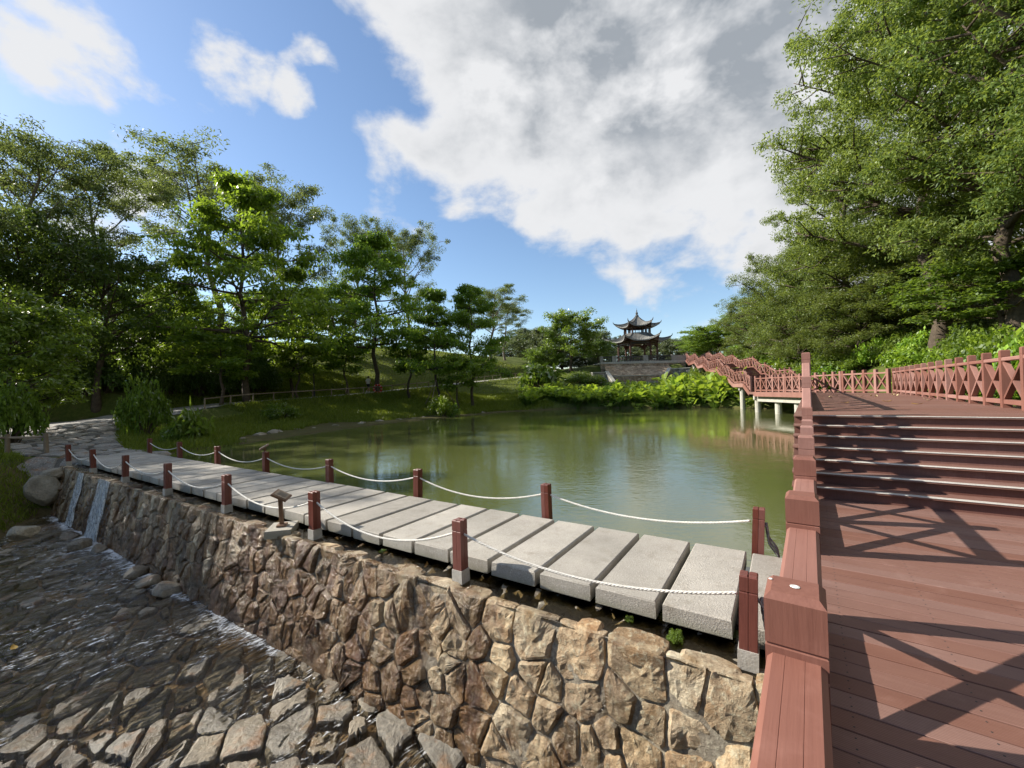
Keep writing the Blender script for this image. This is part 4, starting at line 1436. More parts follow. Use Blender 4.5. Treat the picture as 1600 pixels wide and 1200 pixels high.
for (s0, z0), (s1, z1) in zip(FL[1:-1], FL[2:]):
    for w, tagn in ((-0.12, 'l'), (SW + 0.12, 'r')):
        MB().beam(sp(s0, w, z0 - 0.14), sp(s1, w, z1 - 0.14), 0.06, 0.30).build('stringer', 'rail_wood', stair)
    if z1 > z0:
        k = max(3, int(round((z1 - z0) / 0.15)))
        for i in range(k):
            s = s0 + (s1 - s0) * i / k; z = z0 + (z1 - z0) * (i + 1) / k; ds = (s1 - s0) / k
            MB().beam(sp(s + ds / 2, -0.08, z - 0.015), sp(s + ds / 2, SW + 0.08, z - 0.015), ds - 0.01, 0.03).build('tread', 'deck_wood', stair)
            MB().beam(sp(s + 0.02, -0.08, z - 0.035 - (z1 - z0) / k / 2), sp(s + 0.02, SW + 0.08, z - 0.035 - (z1 - z0) / k / 2), 0.02, (z1 - z0) / k - 0.04).build('riser', 'riser_wood', stair)
    else:
        MB().box(sp((s0 + s1) / 2, SW / 2, z0 - 0.03), SD * ((s1 - s0) / 2), SR * (SW / 2 + 0.08), ZV * 0.03).build('landing', 'deck_wood', stair)
for s, zt in ((0.6, UPP), (4.6, 2.03), (9.0, 2.72), (14.5, 3.5), (18.6, 3.8), (24.5, 4.3), (29, 5.07)):
    for w in (0.25, SW - 0.25):
        q = sp(s, w, 0)
        MB().lathe(q, [(0.19, min(-0.5, ground(q.x, q.y) - 0.6)), (0.19, zt - 0.5)], 12).build('pier', 'pale_concrete', stair)
    MB().beam(sp(s, 0.0, zt - 0.40), sp(s, SW, zt - 0.40), 0.3, 0.3).build('cross_beam', 'pale_concrete', stair)


def stair_rail_pts(w):
    out = []
    for (s0, z0), (s1, z1) in zip(FL[1:-1], FL[2:]):
        k = max(1, int(round((s1 - s0) / 1.05)))
        for i in range(k): out.append(sp(s0 + (s1 - s0) * i / k, w, z0 + (z1 - z0) * i / k))
    out.append(sp(FL[-1][0], w, FL[-1][1]))
    return out


railing('staircase_railing', stair_rail_pts(0.0), 'stepped brown railing on the pond side of the far staircase', False)
railing('staircase_railing', [sp(-1.6, SW, UPP), sp(-0.5, SW, UPP)] + stair_rail_pts(SW), 'stepped brown railing on the hillside edge of the far staircase', False)

# ------------------------------------------------------------------ terrace walls and pavilion
PG = at_y(997, 560, 68.0)
PZ = 5.75


def wall_thing(name, a, b2, z0a, z1a, z0b, z1b, thick, material, label, coping=True):
    """wall from a to b2 with sloping top allowed; coping strip on top"""
    a, b2 = Vector(a), Vector(b2)
    d = (b2 - a); d.z = 0; d.normalize(); s = Vector((d.y, -d.x, 0)) * (thick / 2)
    root = thing(name, Vector(((a.x + b2.x) / 2, (a.y + b2.y) / 2, min(z0a, z0b))), label, 'wall')
    P = lambda p, z, k: Vector((p.x, p.y, z)) + s * k
    vs = [P(a, z0a, -1), P(a, z0a, 1), P(b2, z0b, 1), P(b2, z0b, -1), P(a, z1a, -1), P(a, z1a, 1), P(b2, z1b, 1), P(b2, z1b, -1)]
    MB().add(vs, [(3, 2, 1, 0), (4, 5, 6, 7), (0, 1, 5, 4), (1, 2, 6, 5), (2, 3, 7, 6), (3, 0, 4, 7)]).build('rubble_face', material, root)
    if coping:
        MB().beam(Vector((a.x, a.y, z1a + 0.06)) - d * 0.05, Vector((b2.x, b2.y, z1b + 0.06)) + d * 0.05, thick + 0.12, 0.12).build('coping', 'pale_concrete', root)
    return root


q0, q1 = at_y(958, 598, 55), at_y(1036, 597, 55)
wall_thing('retaining_wall', q0, q1, 1.2, q0.z - 0.1, 1.2, q0.z - 0.1, 0.5, 'terrace_rubble', 'lowest tan rubble wall with pale coping below the pavilion terrace')
q2, q3 = at_y(956, 587.5, 58), at_y(1024, 586.5, 58)
wall_thing('retaining_wall', q2, q3, 2.0, q2.z - 0.1, 2.0, q2.z - 0.1, 0.5, 'terrace_rubble', 'middle step of tan rubble wall below the pavilion terrace')
# the sloping stone apron between the steps
ap = thing('stone_apron', Vector((19, 60, 3)), 'sunlit sloping apron of tan rubble under the pavilion', 'wall')
A0, A1 = at_y(950, 587, 58.1), at_y(1045, 586, 57.6)
A2, A3 = at_y(1062, 571, 62), at_y(944, 571, 62)
MB().add([A0, A1, A2, A3, A0 - ZV, A1 - ZV, A2 - ZV, A3 - ZV], [(0, 1, 2, 3), (4, 7, 6, 5), (0, 4, 5, 1), (1, 5, 6, 2), (2, 6, 7, 3), (3, 7, 4, 0)]).build('rubble_face', 'terrace_rubble', ap)
w0, w1 = at_y(1034, 597, 55), at_y(1046, 576, 57.5)
wall_thing('wing_wall', w0, w1, 1.0, w0.z, 1.0, w1.z, 0.4, 'wing_rubble', 'slanting wing wall on the right of the stone apron')
w2 = at_y(1078, 574, 56.5)
wall_thing('wing_wall', w1, w2, 1.0, w1.z - 0.1, 1.0, w2.z - 0.1, 0.4, 'wing_rubble', 'grey rubble wall running from the apron to the staircase')
w3, w4 = at_y(960, 598, 55), at_y(948, 581, 57.5)
wall_thing('wing_wall', w4, w3, 1.0, w4.z, 1.0, w3.z, 0.4, 'wing_rubble', 'slanting wing wall on the left of the stone apron')
w5 = at_y(925, 582, 57)
wall_thing('wing_wall', w5, w4, 1.0, w5.z - 0.1, 1.0, w4.z - 0.1, 0.4, 'wing_rubble', 'grey rubble wall half hidden by shrubs left of the apron')
u0, u1 = at_y(938, 569, 62.2), at_y(1070, 567, 62.2)
wall_thing('retaining_wall', u0, u1, 4.0, u0.z, 4.0, u1.z, 0.6, 'terrace_rubble', 'topmost long rubble wall carrying the pavilion balustrade', coping=True)
# terrace floor
ter = MB().box(Vector((PG.x, 67.5, PZ - 0.12)), Vector((7.4, 0, 0)), Vector((0, 5.6, 0)), ZV * 0.12).build('terrace_floor', 'pale_concrete')
tag(ter, kind='structure')


def balustrade():
    y = 62.25
    root = thing('balustrade', Vector((PG.x, y, u0.z)), 'dark stone balustrade with pale panels in front of the pavilion', 'balustrade')
    x0, x1 = u0.x + 0.2, u1.x - 1.8
    z = u0.z + 0.12
    MB().beam((x0, y, z + 0.92), (x1, y, z + 0.92), 0.24, 0.14).build('hand_rail', 'dark_stone', root)
    MB().beam((x0, y, z + 0.10), (x1, y, z + 0.10), 0.24, 0.16).build('base_rail', 'dark_stone', root)
    k = 44
    for i in range(k + 1):
        x = x0 + (x1 - x0) * i / k
        MB().lathe((x, y, z), [(0.05, 0.18), (0.085, 0.35), (0.05, 0.55), (0.07, 0.70), (0.05, 0.85)], 8).build('baluster', 'dark_stone', root)
    for fx, wd in ((0.18, 0.32), (0.62, 0.36), (1.0, 0.2), (0.0, 0.2)):
        x = x0 + (x1 - x0) * fx
        MB().box((x, y, z + 0.5), (wd, 0, 0), (0, 0.16, 0), ZV * 0.54).build('pillar', 'concrete', root)
    b2 = thing('parapet', Vector((u1.x - 0.8, y, u0.z)), 'plain pale parapet between the balustrade and the staircase top', 'wall')
    MB().box((u1.x - 0.75, y, z + 0.45), (0.95, 0, 0), (0, 0.14, 0), ZV * 0.5).build('panel', 'concrete', b2)


balustrade()


def pavilion():
    c = Vector((PG.x, 68.0, PZ))
    S = 1.0
    root = thing('pavilion', c, 'two-tier hexagonal pavilion with upturned grey tiled roofs', 'pavilion')
    ang = [R(-8 + 60 * k) for k in range(6)]

    def hexp(r, k, z): return c + Vector((math.cos(ang[k % 6]) * r, math.sin(ang[k % 6]) * r, z))
    MB().loft([[hexp(3.7, k, -0.1) for k in range(6)], [hexp(3.7, k, 0.30) for k in range(6)]]).build('plinth', 'concrete', root)
    for k in range(6):
        MB().lathe(hexp(2.95, k, 0), [(0.26, 0.28), (0.26, 0.40), (0.16, 0.44), (0.155, 3.6)], 12).build('column', 'pagoda_wood', root, smooth=False)
        a, b2 = hexp(2.95, k, 0), hexp(2.95, k + 1, 0)
        MB().beam(a + ZV * 3.35, b2 + ZV * 3.35, 0.16, 0.36).build('tie_beam', 'pagoda_wood', root)
        MB().beam(a + ZV * 2.92, b2 + ZV * 2.92, 0.10, 0.24).build('lattice_board', 'dark_stone' if k in (4,) else 'pagoda_wood', root)
        for p, q in ((a, b2), (b2, a)):
            d = (q - p).normalized()
            MB().add([p + d * 0.15 + ZV * 2.8, p + d * 0.75 + ZV * 2.8, p + d * 0.15 + ZV * 2.25] + [v + Vector((d.y, -d.x, 0)) * 0.06 for v in (p + d * 0.15 + ZV * 2.8, p + d * 0.75 + ZV * 2.8, p + d * 0.15 + ZV * 2.25)], [(0, 1, 2), (5, 4, 3), (0, 3, 4, 1), (1, 4, 5, 2), (2, 5, 3, 0)]).build('bracket', 'pagoda_wood', root)
        # bench rail round the inside
        MB().beam(a + ZV * 0.78, b2 + ZV * 0.78, 0.34, 0.07).build('bench_rail', 'pagoda_wood', root)

    def roof(r0, z0, r1, z1, tip_lift, rr_tip, thick, ribs):
        rf = []
        nS, nT = 12, 7

        def pt(k, s, t):
            # s in -1..1 along the side, t in 0..1 ridge to eave
            rad = r0 + (r1 - r0) * t
            z = z0 + (z1 - z0) * (1 - (1 - t) ** 1.75)
            A, B2 = hexp(rad, k, 0), hexp(rad, k + 1, 0)
            p = A.lerp(B2, (s + 1) / 2)
            e = abs(s) ** 3.2 * t ** 2.2
            out = (p - c); out.z = 0
            p = p + out.normalized() * (rr_tip * e)
            return Vector((p.x, p.y, c.z + z + tip_lift * e))
        body = MB(); under = MB()
        for k in range(6):
            rows = [[pt(k, -1 + 2 * i / nS, j / nT) for i in range(nS + 1)] for j in range(nT + 1)]
            m2 = MB().loft(rows, cap=False, closed=False); m2.f = [tuple(reversed(f)) for f in m2.f]
            body.add(m2.v, m2.f)
            rows2 = [[p - ZV * thick for p in r] for r in rows]
            under.loft(rows2, cap=False, closed=False)
            # eave edge
            body.loft([rows[-1], rows2[-1]], cap=False, closed=False)
        rb = body.build('roof', 'roof_tile', root, smooth=False)
        under.build('soffit', 'pagoda_wood', rb)
        for k in range(6):
            tr = MB()
            for i in range(ribs):
                s = -0.92 + 1.84 * i / (ribs - 1)
                tr.tube([pt(k, s, j / 8) + ZV * 0.02 for j in range(0, 9)], 0.055, 5)
            tr.build('tile_ribs', 'roof_tile', rb)
            pr = [pt(k, -1, j / 8) + ZV * 0.06 for j in range(9)]
            d = (pr[-1] - pr[-3]).normalized()
            h = pr[-1]
            pr += [h + d * 0.14 + ZV * 0.08, h + d * 0.22 + ZV * 0.20, h + d * 0.25 + ZV * 0.38]
            MB().tube(pr, [0.09] * 9 + [0.075, 0.05, 0.02], 6).build('hip_ridge', 'roof_ridge', rb)
        return pt

    roof(2.05, 4.40, 4.10, 3.25, 0.66, 0.95, 0.14, 15)
    # upper storey
    for k in range(6):
        MB().lathe(hexp(1.95, k, 0), [(0.12, 4.1), (0.12, 5.7)], 10).build('column', 'pagoda_wood', root)
        a, b2 = hexp(1.95, k, 0), hexp(1.95, k + 1, 0)
        MB().beam(a + ZV * 5.42, b2 + ZV * 5.42, 0.12, 0.30).build('tie_beam', 'pagoda_wood', root)
        MB().beam(a + ZV * 4.42, b2 + ZV * 4.42, 0.14, 0.22).build('sill_beam', 'roof_ridge', root)
        m1, m2 = a.lerp(b2, 0.22), a.lerp(b2, 0.78)
        for q in (m1, m2): MB().beam(q + ZV * 4.5, q + ZV * 5.3, 0.07, 0.09, up=(b2 - a)).build('window_post', 'pagoda_wood', root)
    roof(0.10, 7.15, 2.75, 5.50, 0.52, 0.70, 0.14, 11)
    MB().lathe(c, [(0.10, 7.0), (0.30, 7.15), (0.26, 7.30), (0.12, 7.42), (0.20, 7.58), (0.16, 7.74), (0.06, 7.86), (0.09, 7.98), (0.03, 8.15), (0.01, 8.42)], 12).build('finial', 'roof_ridge', root)
    root.scale = (1.04, 1.04, 1.08)
    ln = thing('lantern', c + ZV * 4.75, 'dark red lantern hanging in the upper storey of the pavilion', 'lantern')
    MB().lathe(c + ZV * 4.62, [(0.06, 0), (0.22, 0.10), (0.27, 0.25), (0.22, 0.40), (0.06, 0.5)], 12).build('shade', 'lantern_red', ln)
    MB().tube([c + ZV * 5.1, c + ZV * 5.6], 0.015, 5).build('cord', 'metal_dark', ln)


pavilion()

# ------------------------------------------------------------------ stone-paved approach at the left end of the bridge
APPR = [bn(18.45, 3.2), bn(18.45, 5.7)] + [at_z(x, y, z) for x, y, z in ((218, 700, 0.3), (180, 690, 0.42), (168, 676, 0.55), (195, 656, 0.9), (100, 660, 0.95), (5, 668, 0.9), (10, 690, 0.5), (45, 706, 0.35), (72, 718, 0.2))]


def off_path(X, Y):
    best = np.full(X.shape, 1e9)
    for p in PATHS[::2]: best = np.minimum(best, np.hypot(X - p.x, Y - p.y))
    return best


def build_pavers():
    rg = random.Random(31)
    xs = [p.x for p in APPR]; ys = [p.y for p in APPR]
    base = MB()
    X = np.arange(min(xs) - 0.3, max(xs) + 0.3, 0.4); Y = np.arange(min(ys) - 0.3, max(ys) + 0.3, 0.4)
    gx, gy = np.meshgrid(X, Y, indexing='ij')
    sd_ = sdist(APPR, gx, gy)
    idx = {}
    for i in range(len(X)):
        for j in range(len(Y)):
            if sd_[i, j] > -0.35:
                idx[i, j] = len(base.v); base.v.append((X[i], Y[j], ground(X[i], Y[j]) + 0.03))
    for i in range(len(X) - 1):
        for j in range(len(Y) - 1):
            k = [(i, j), (i + 1, j), (i + 1, j + 1), (i, j + 1)]
            if all(q in idx for q in k): base.f.append(tuple(idx[q] for q in k))
    path = tag(base.build('stone_path', 'path_joint', smooth=True), kind='structure')
    sites = jitter_sites(min(xs), min(ys), max(xs), max(ys), 0.62, 0.56, 0.33, rg)
    sites = [s for s in sites if sdist(APPR, np.array([s[0]]), np.array([s[1]]))[0] > -0.05 and off_path(np.array([s[0]]), np.array([s[1]]))[0] > 3.9]
    cells = voronoi(sites, (min(xs) - 1, min(ys) - 1, max(xs) + 1, max(ys) + 1), 0.5)
    for c in cells:
        if not c: continue
        vs, fs = stone_mesh(c, rg.uniform(0.03, 0.06), 0.03, 0.04, 0.006, rg, 0.05, 0.16, 0.85)
        cx = sum(v[0] for v in vs) / len(vs); cy = sum(v[1] for v in vs) / len(vs)
        P = [Vector((x, y, ground(x, y) + 0.035 + h)) for x, y, h in vs]
        o = Vector((cx, cy, ground(cx, cy)))
        st = MB().add([p - o for p in P], fs).build('paving_stone', 'paver_rock', origin=(0, 0, 0))
        st.parent = path; st.location = o


build_pavers()

# ------------------------------------------------------------------ fences, lamp, life ring


def pole_fence(name, pts, label, h=0.75, r=0.05, rails=(0.68,), rail_r=0.045):
    base = Vector(pts[0])
    root = thing(name, base, label, 'fence')
    rg = random.Random(len(pts))
    for i, p in enumerate(pts):
        lean = Vector((rg.uniform(-0.02, 0.02), rg.uniform(-0.02, 0.02), 0))
        MB().tube([p - ZV * 0.2, p + ZV * (h * 0.5) + lean, p + ZV * h + lean * 2], [r, r * 0.97, r * 0.93], 8).build('post', 'fence_wood', root)
        if i:
            for z in rails:
                MB().tube([pts[i - 1] + ZV * z, (pts[i - 1] + p) / 2 + ZV * (z - 0.01), p + ZV * z], rail_r, 7).build('rail', 'fence_wood', root)
    return root


def offset_line(pts, off):
    out = []
    for i, p in enumerate(pts):
        d = (pts[min(i + 1, len(pts) - 1)] - pts[max(i - 1, 0)]); d.z = 0; d.normalize()
        q = p + Vector((d.y, -d.x, 0)) * off
        out.append(Vector((q.x, q.y, ground(q.x, q.y))))
    return out


def resample(pts, step):
    out = [pts[0].copy()]; acc = 0
    for a, b2 in zip(pts[:-1], pts[1:]):
        L = (b2 - a).length; t = step - acc
        while t <= L:
            out.append(a.lerp(b2, t / L)); t += step
        acc = (acc + L) % step
    return out


PF = [p for p in resample(offset_line(PATHS, 2.0), 1.75) if p.y > 26.5]
pole_fence('pole_fence', PF[:34], 'low round-pole fence along the pond side of the path')
upper_f = [at_y(x, 524 + (x - 60) * 0.0, 38.5) for x in range(20, 260, 24)]
upper_f = [Vector((p.x, p.y, ground(p.x, p.y))) for p in upper_f]
pole_fence('pole_fence', upper_f, 'pale pole fence on the terrace under the far left trees', 1.15, 0.06, (0.45, 0.78, 1.08), 0.045)
nf = [at_y(x, y, yy) for x, y, yy in ((-60, 724, 13.2), (12, 722, 13.8), (73, 720, 14.2))]
nf = [Vector((p.x, p.y, ground(p.x, p.y))) for p in nf]
pole_fence('pole_fence', nf, 'two-post pole fence on the grass left of the bridge end', 0.72, 0.065, (0.6,), 0.04)

pr = at_y(596, 611, 38.5)
ring_pos = min(PF, key=lambda p: abs((p.x / p.y) - (pr.x / pr.y)))
ringp = ring_pos + Vector((0.02, -0.16, 0.45))


def life_ring():
    root = thing('life_ring', ringp - ZV * 0.4, 'red and white life ring hung on the path fence', 'life ring')
    Rr, r = 0.37, 0.095
    fx = Vector((1, 0.12, 0)).normalized()
    for seg in range(8):
        a0, a1 = seg * math.pi / 4, (seg + 0.86) * math.pi / 4
        red = MB(); pts = [ringp + fx * (math.cos(a0 + (a1 - a0) * i / 6) * Rr) + ZV * (math.sin(a0 + (a1 - a0) * i / 6) * Rr) for i in range(7)]
        red.tube(pts, r, 8).build('ring_segment', 'red_paint', root, smooth=True)
        b0, b1 = a1, (seg + 1) * math.pi / 4
        MB().tube([ringp + fx * (math.cos(b0 + (b1 - b0) * i / 3) * Rr) + ZV * (math.sin(b0 + (b1 - b0) * i / 3) * Rr) for i in range(4)], r * 1.02, 8).build('white_band', 'white_paint', root, smooth=True)


life_ring()


def lamp(p, h, label):
    root = thing('lamp_post', p, label, 'lamp')
    MB().lathe(p, [(0.10, -0.1), (0.10, 0.5), (0.075, 0.55), (0.06, 0.9), (0.05, h - 0.5)], 10).build('pole', 'metal_dark', root)
    MB().lathe(p, [(0.06, h - 0.5), (0.13, h - 0.42), (0.16, h - 0.12)], 10).build('lamp_glass', 'glass_lamp', root)
    MB().lathe(p, [(0.21, h - 0.12), (0.16, h - 0.04), (0.04, h + 0.05)], 10).build('cap', 'metal_dark', root)


q = at_y(491, 622, 39.0); q.z = ground(q.x, q.y)
lamp(q, 4.0, 'black lamp post beside the path left of the walker')

# ------------------------------------------------------------------ person on the path


def person():
    p = at_y(575.5, 614, 43.5); p.z = ground(p.x, p.y) + 0.04
    root = thing('person', p, 'person in a white shirt and dark shorts walking along the path', 'person')
    H = 1.70
    fw = Vector((0.55, 0.83, 0)).normalized(); sd = Vector((fw.y, -fw.x, 0))

    def P(f, s, z): return p + fw * f + sd * s + ZV * z
    # one continuous skin mesh: skeleton edges grown with the skin modifier
    J = {'pel': (0, 0, 0.93, 0.13), 'chest': (0.03, 0, 1.27, 0.15), 'neck': (0.05, 0, 1.45, 0.055), 'head0': (0.06, 0, 1.53, 0.075), 'head1': (0.07, 0, 1.65, 0.085),
         'hl': (0.0, -0.10, 0.88, 0.085), 'kl': (0.20, -0.10, 0.50, 0.058), 'al': (0.16, -0.10, 0.08, 0.038), 'tl': (0.30, -0.11, 0.04, 0.032),
         'hr': (0.0, 0.10, 0.88, 0.085), 'kr': (-0.02, 0.10, 0.49, 0.058), 'ar': (-0.30, 0.10, 0.16, 0.038), 'tr': (-0.22, 0.11, 0.06, 0.032),
         'sl': (0.03, -0.19, 1.40, 0.06), 'el': (-0.10, -0.24, 1.14, 0.045), 'wl': (0.0, -0.25, 0.92, 0.03), 'fl': (0.05, -0.24, 0.82, 0.028),
         'sr': (0.03, 0.19, 1.40, 0.06), 'er': (0.05, 0.24, 1.13, 0.045), 'wr': (0.22, 0.23, 0.98, 0.03), 'fr': (0.29, 0.22, 0.92, 0.028)}
    names = list(J)
    E = [('pel', 'chest'), ('chest', 'neck'), ('neck', 'head0'), ('head0', 'head1'), ('pel', 'hl'), ('hl', 'kl'), ('kl', 'al'), ('al', 'tl'), ('pel', 'hr'), ('hr', 'kr'), ('kr', 'ar'), ('ar', 'tr'),
         ('chest', 'sl'), ('sl', 'el'), ('el', 'wl'), ('wl', 'fl'), ('chest', 'sr'), ('sr', 'er'), ('er', 'wr'), ('wr', 'fr')]
    me = bpy.data.meshes.new('body')
    me.from_pydata([tuple(P(*J[n][:3]) - p) for n in names], [(names.index(a), names.index(b2)) for a, b2 in E], [])
    me.materials.append(M['skin'])
    body = bpy.data.objects.new('body', me); COL.objects.link(body); body.parent = root
    mod = body.modifiers.new('skin', 'SKIN')
    if not me.skin_vertices: me.attributes  # layer is made with the modifier
    if len(me.skin_vertices) == 0:
        bpy.context.view_layer.objects.active = body; body.select_set(True)
        bpy.ops.mesh.customdata_skin_add()
    for v, n in zip(me.skin_vertices[0].data, names):
        v.radius = (J[n][3], J[n][3]); v.use_root = (n == 'pel')
    body.modifiers.new('sub', 'SUBSURF').levels = 2
    body.modifiers['sub'].render_levels = 2

    def ell(cf, cs, z, a, b2, k=12): return [P(cf + math.cos(2 * math.pi * j / k) * a, cs + math.sin(2 * math.pi * j / k) * b2, z) for j in range(k)]
    sh = MB().loft([ell(0.0, 0, 0.90, 0.155, 0.20), ell(0.01, 0, 1.10, 0.15, 0.19), ell(0.03, 0, 1.32, 0.155, 0.215), ell(0.04, 0, 1.43, 0.11, 0.17), ell(0.05, 0, 1.47, 0.07, 0.075)])
    for s, e in (('sl', 'el'), ('sr', 'er')):
        a, b2 = P(*J[s][:3]), P(*J[e][:3])
        sh.tube([a, a.lerp(b2, 0.5), a.lerp(b2, 0.85)], [0.085, 0.08, 0.078], 10)
    sh.build('shirt', 'white_paint', root, smooth=True)
    sq = MB().loft([ell(0, 0, 0.98, 0.145, 0.185), ell(0, 0, 0.84, 0.155, 0.20), ell(0.02, 0, 0.78, 0.14, 0.19)])
    for s, e in (('hl', 'kl'), ('hr', 'kr')):
        a, b2 = P(*J[s][:3]), P(*J[e][:3])
        sq.tube([a, a.lerp(b2, 0.5), a.lerp(b2, 0.88)], [0.11, 0.105, 0.10], 10)
    sq.build('shorts', 'black_cloth', root, smooth=True)
    MB().loft([ell(0.045, 0, 1.56, 0.085, 0.085), ell(0.05, 0, 1.64, 0.105, 0.10), ell(0.055, 0, 1.71, 0.085, 0.08), ell(0.06, 0, 1.745, 0.03, 0.03)]).build('hair', 'hair_black', root, smooth=True)
    for s in ('tl', 'tr'):
        a = J['a' + s[1]]; t = J[s]
        MB().tube([P(a[0] - 0.06, a[1], a[2] - 0.03), P(a[0] + 0.05, a[1], a[2] - 0.02), P(t[0], t[1], t[2] + 0.005)], [0.045, 0.055, 0.04], 8).build('shoe', 'white_paint', root, smooth=True)


person()

# ------------------------------------------------------------------ trees


def leaf_cloud(rg, centres, n_per, leaf_l, leaf_w, up=0.5, droop=0.2, fold=0.0):
    """separate leaf quads spread through ellipsoidal clumps; centres: (x, y, z, r, flat)"""
    out = []
    for (x, y, z, r, fl) in centres:
        n = max(3, int(n_per * rg.uniform(0.7, 1.3)))
        d = rg.normal(size=(n, 3)); d /= np.linalg.norm(d, axis=1, keepdims=True) + 1e-9
        rad = rg.uniform(0, 1, (n, 1)) ** 0.45
        P = d * rad * r * np.array([1, 1, fl]) + np.array([x, y, z])
        nr = rg.normal(size=(n, 3)) * (1 - up) + np.array([0, 0, 1.0]) * up + d * 0.35
        nr /= np.linalg.norm(nr, axis=1, keepdims=True) + 1e-9
        ax = rg.normal(size=(n, 3)); ax[:, 2] -= droop * 2.5; ax += d * 0.6
        ax -= nr * (ax * nr).sum(1, keepdims=True)
        ax /= np.linalg.norm(ax, axis=1, keepdims=True) + 1e-9
        sd = np.cross(nr, ax)
        L = leaf_l * rg.uniform(0.6, 1.25, (n, 1)); W = leaf_w * rg.uniform(0.7, 1.25, (n, 1))
        q = np.stack([P, P + ax * L * 0.45 + sd * W * 0.5, P + ax * L - nr * L * 0.12, P + ax * L * 0.45 - sd * W * 0.5], 1)
        out.append(q)
    return np.concatenate(out)


def gen_tree(seed, h, w, trunk_r, crown0, style, n_limb, clumps, n_per, leaf, cl_r, lean=0.0, flat=0.55, up=0.45, droop=0.25, kfork=3):
    """returns (trunk mesh builder, leaf quads) for a tree standing at the origin, h tall, w wide"""
    rg = np.random.default_rng(seed); pr = random.Random(seed)
    mb = MB(); cen = []
    # trunk
    la = pr.uniform(0, 6.28)
    tp = []
    nT = 9
    for i in range(nT):
        t = i / (nT - 1)
        wob = trunk_r * 1.3
        tp.append(Vector((math.cos(la) * lean * h * t ** 1.3 + pr.uniform(-wob, wob) * (t > 0), math.sin(la) * lean * h * t ** 1.3 + pr.uniform(-wob, wob) * (t > 0), h * 0.93 * t)))
    tr = [trunk_r * (1.25 if i == 0 else 1) * (1 - 0.86 * (i / (nT - 1)) ** 1.15) for i in range(nT)]
    mb.tube([tp[0] - ZV * 0.4] + tp, [tr[0] * 1.15] + tr, 9)

    def trunk_at(t):
        f = t * (nT - 1); i = min(int(f), nT - 2); return tp[i].lerp(tp[i + 1], f - i), tr[i] + (tr[i + 1] - tr[i]) * (f - i)
    az = pr.uniform(0, 6.28)
    for k in range(n_limb):
        f = (k + 0.5) / n_limb
        if style == 'tier':
            tiers = max(3, n_limb // 6)
            tt = (k // (n_limb / tiers)) / max(1, tiers - 1) + pr.uniform(-0.07, 0.07); tt = min(1.0, max(0.0, tt))
            t = crown0 + (0.97 - crown0) * min(1, tt) + pr.uniform(-0.012, 0.012)
            prof = (1 - min(1, tt)) ** 0.65 * 0.94 + 0.13
            rise = 0.10 + 0.30 * tt
        elif style == 'vase':
            t = crown0 + (0.93 - crown0) * f ** 0.9
            prof = math.sin(math.pi * (0.18 + 0.80 * f)) ** 0.7
            rise = 0.75 + 0.5 * f
        elif style == 'column':
            t = crown0 + (0.95 - crown0) * f
            prof = 0.62 + 0.38 * math.sin(math.pi * min(1, f * 1.1)); prof *= (1 - f ** 3 * 0.6)
            rise = 0.35 + 0.5 * pr.random()
        else:
            t = crown0 + (0.95 - crown0) * f
            prof = math.sin(math.pi * (0.16 + 0.80 * f)) ** 0.55
            rise = 0.30 + 0.55 * f
        az += 2.399 + pr.uniform(-0.35, 0.35)
        L = w / 2 * prof * pr.uniform(0.72, 1.08)
        p0, r0 = trunk_at(t)
        d = Vector((math.cos(az), math.sin(az), rise)).normalized()
        L3 = L / max(0.35, math.hypot(d.x, d.y))
        L3 = min(L3, (h * 1.02 - p0.z) / max(0.12, d.z) if d.z > 0 else L3)
        pts = [p0]; cur = d.copy()
        ns = 5
        for i in range(ns):
            cur = (cur + Vector((pr.uniform(-0.16, 0.16), pr.uniform(-0.16, 0.16), pr.uniform(-0.10, 0.10) - (0.02 if style == 'tier' else -0.02)))).normalized()
            pts.append(pts[-1] + cur * (L3 / ns))
        rl = min(r0 * 0.62, 0.02 + L3 * 0.022)
        mb.tube(pts, [max(0.008, rl * (1 - 0.85 * i / ns)) for i in range(ns + 1)], 6)
        for c in range(clumps):
            fr = 0.30 + 0.70 * (c + pr.uniform(0.2, 1.0)) / clumps
            fr = min(fr, 1.0)
            ii = min(int(fr * ns), ns - 1); base = pts[ii].lerp(pts[ii + 1], fr * ns - ii)
            side = d.cross(ZV).normalized() * pr.choice((-1, 1))
            reach = L3 * (1 - fr * 0.65) * pr.uniform(0.15, 0.50)
            tip = base + side * reach + Vector((0, 0, pr.uniform(-0.05, 0.30) * reach)) + d * reach * 0.5
            jit = cl_r * (0.35 if style == 'tier' else 0.95)
            tip = tip + Vector((pr.uniform(-1, 1), pr.uniform(-1, 1), pr.uniform(-1, 0.8))) * jit
            mid = base.lerp(tip, 0.5) + Vector((pr.uniform(-1, 1), pr.uniform(-1, 1), pr.uniform(-1, 1))) * reach * 0.08
            if reach > 0.15: mb.tube([base, mid, tip], [max(0.006, rl * 0.42), max(0.005, rl * 0.28), 0.005], 4, cap=False)
            rr_ = cl_r * pr.uniform(0.5, 1.3)
            cen.append((tip.x, tip.y, tip.z, rr_, flat))
            if pr.random() < 0.45:
                q = base.lerp(tip, 0.45); cen.append((q.x, q.y, q.z + 0.05, rr_ * 0.8, flat))
    tpx, _ = trunk_at(1.0)
    cen.append((tpx.x, tpx.y, tpx.z, cl_r, flat)); cen.append((tpx.x, tpx.y, tpx.z - cl_r * 0.6, cl_r * 1.1, flat))
    Q = leaf_cloud(rg, cen, n_per, leaf[0], leaf[1], up, droop)
    return mb, Q


PROTO = {}


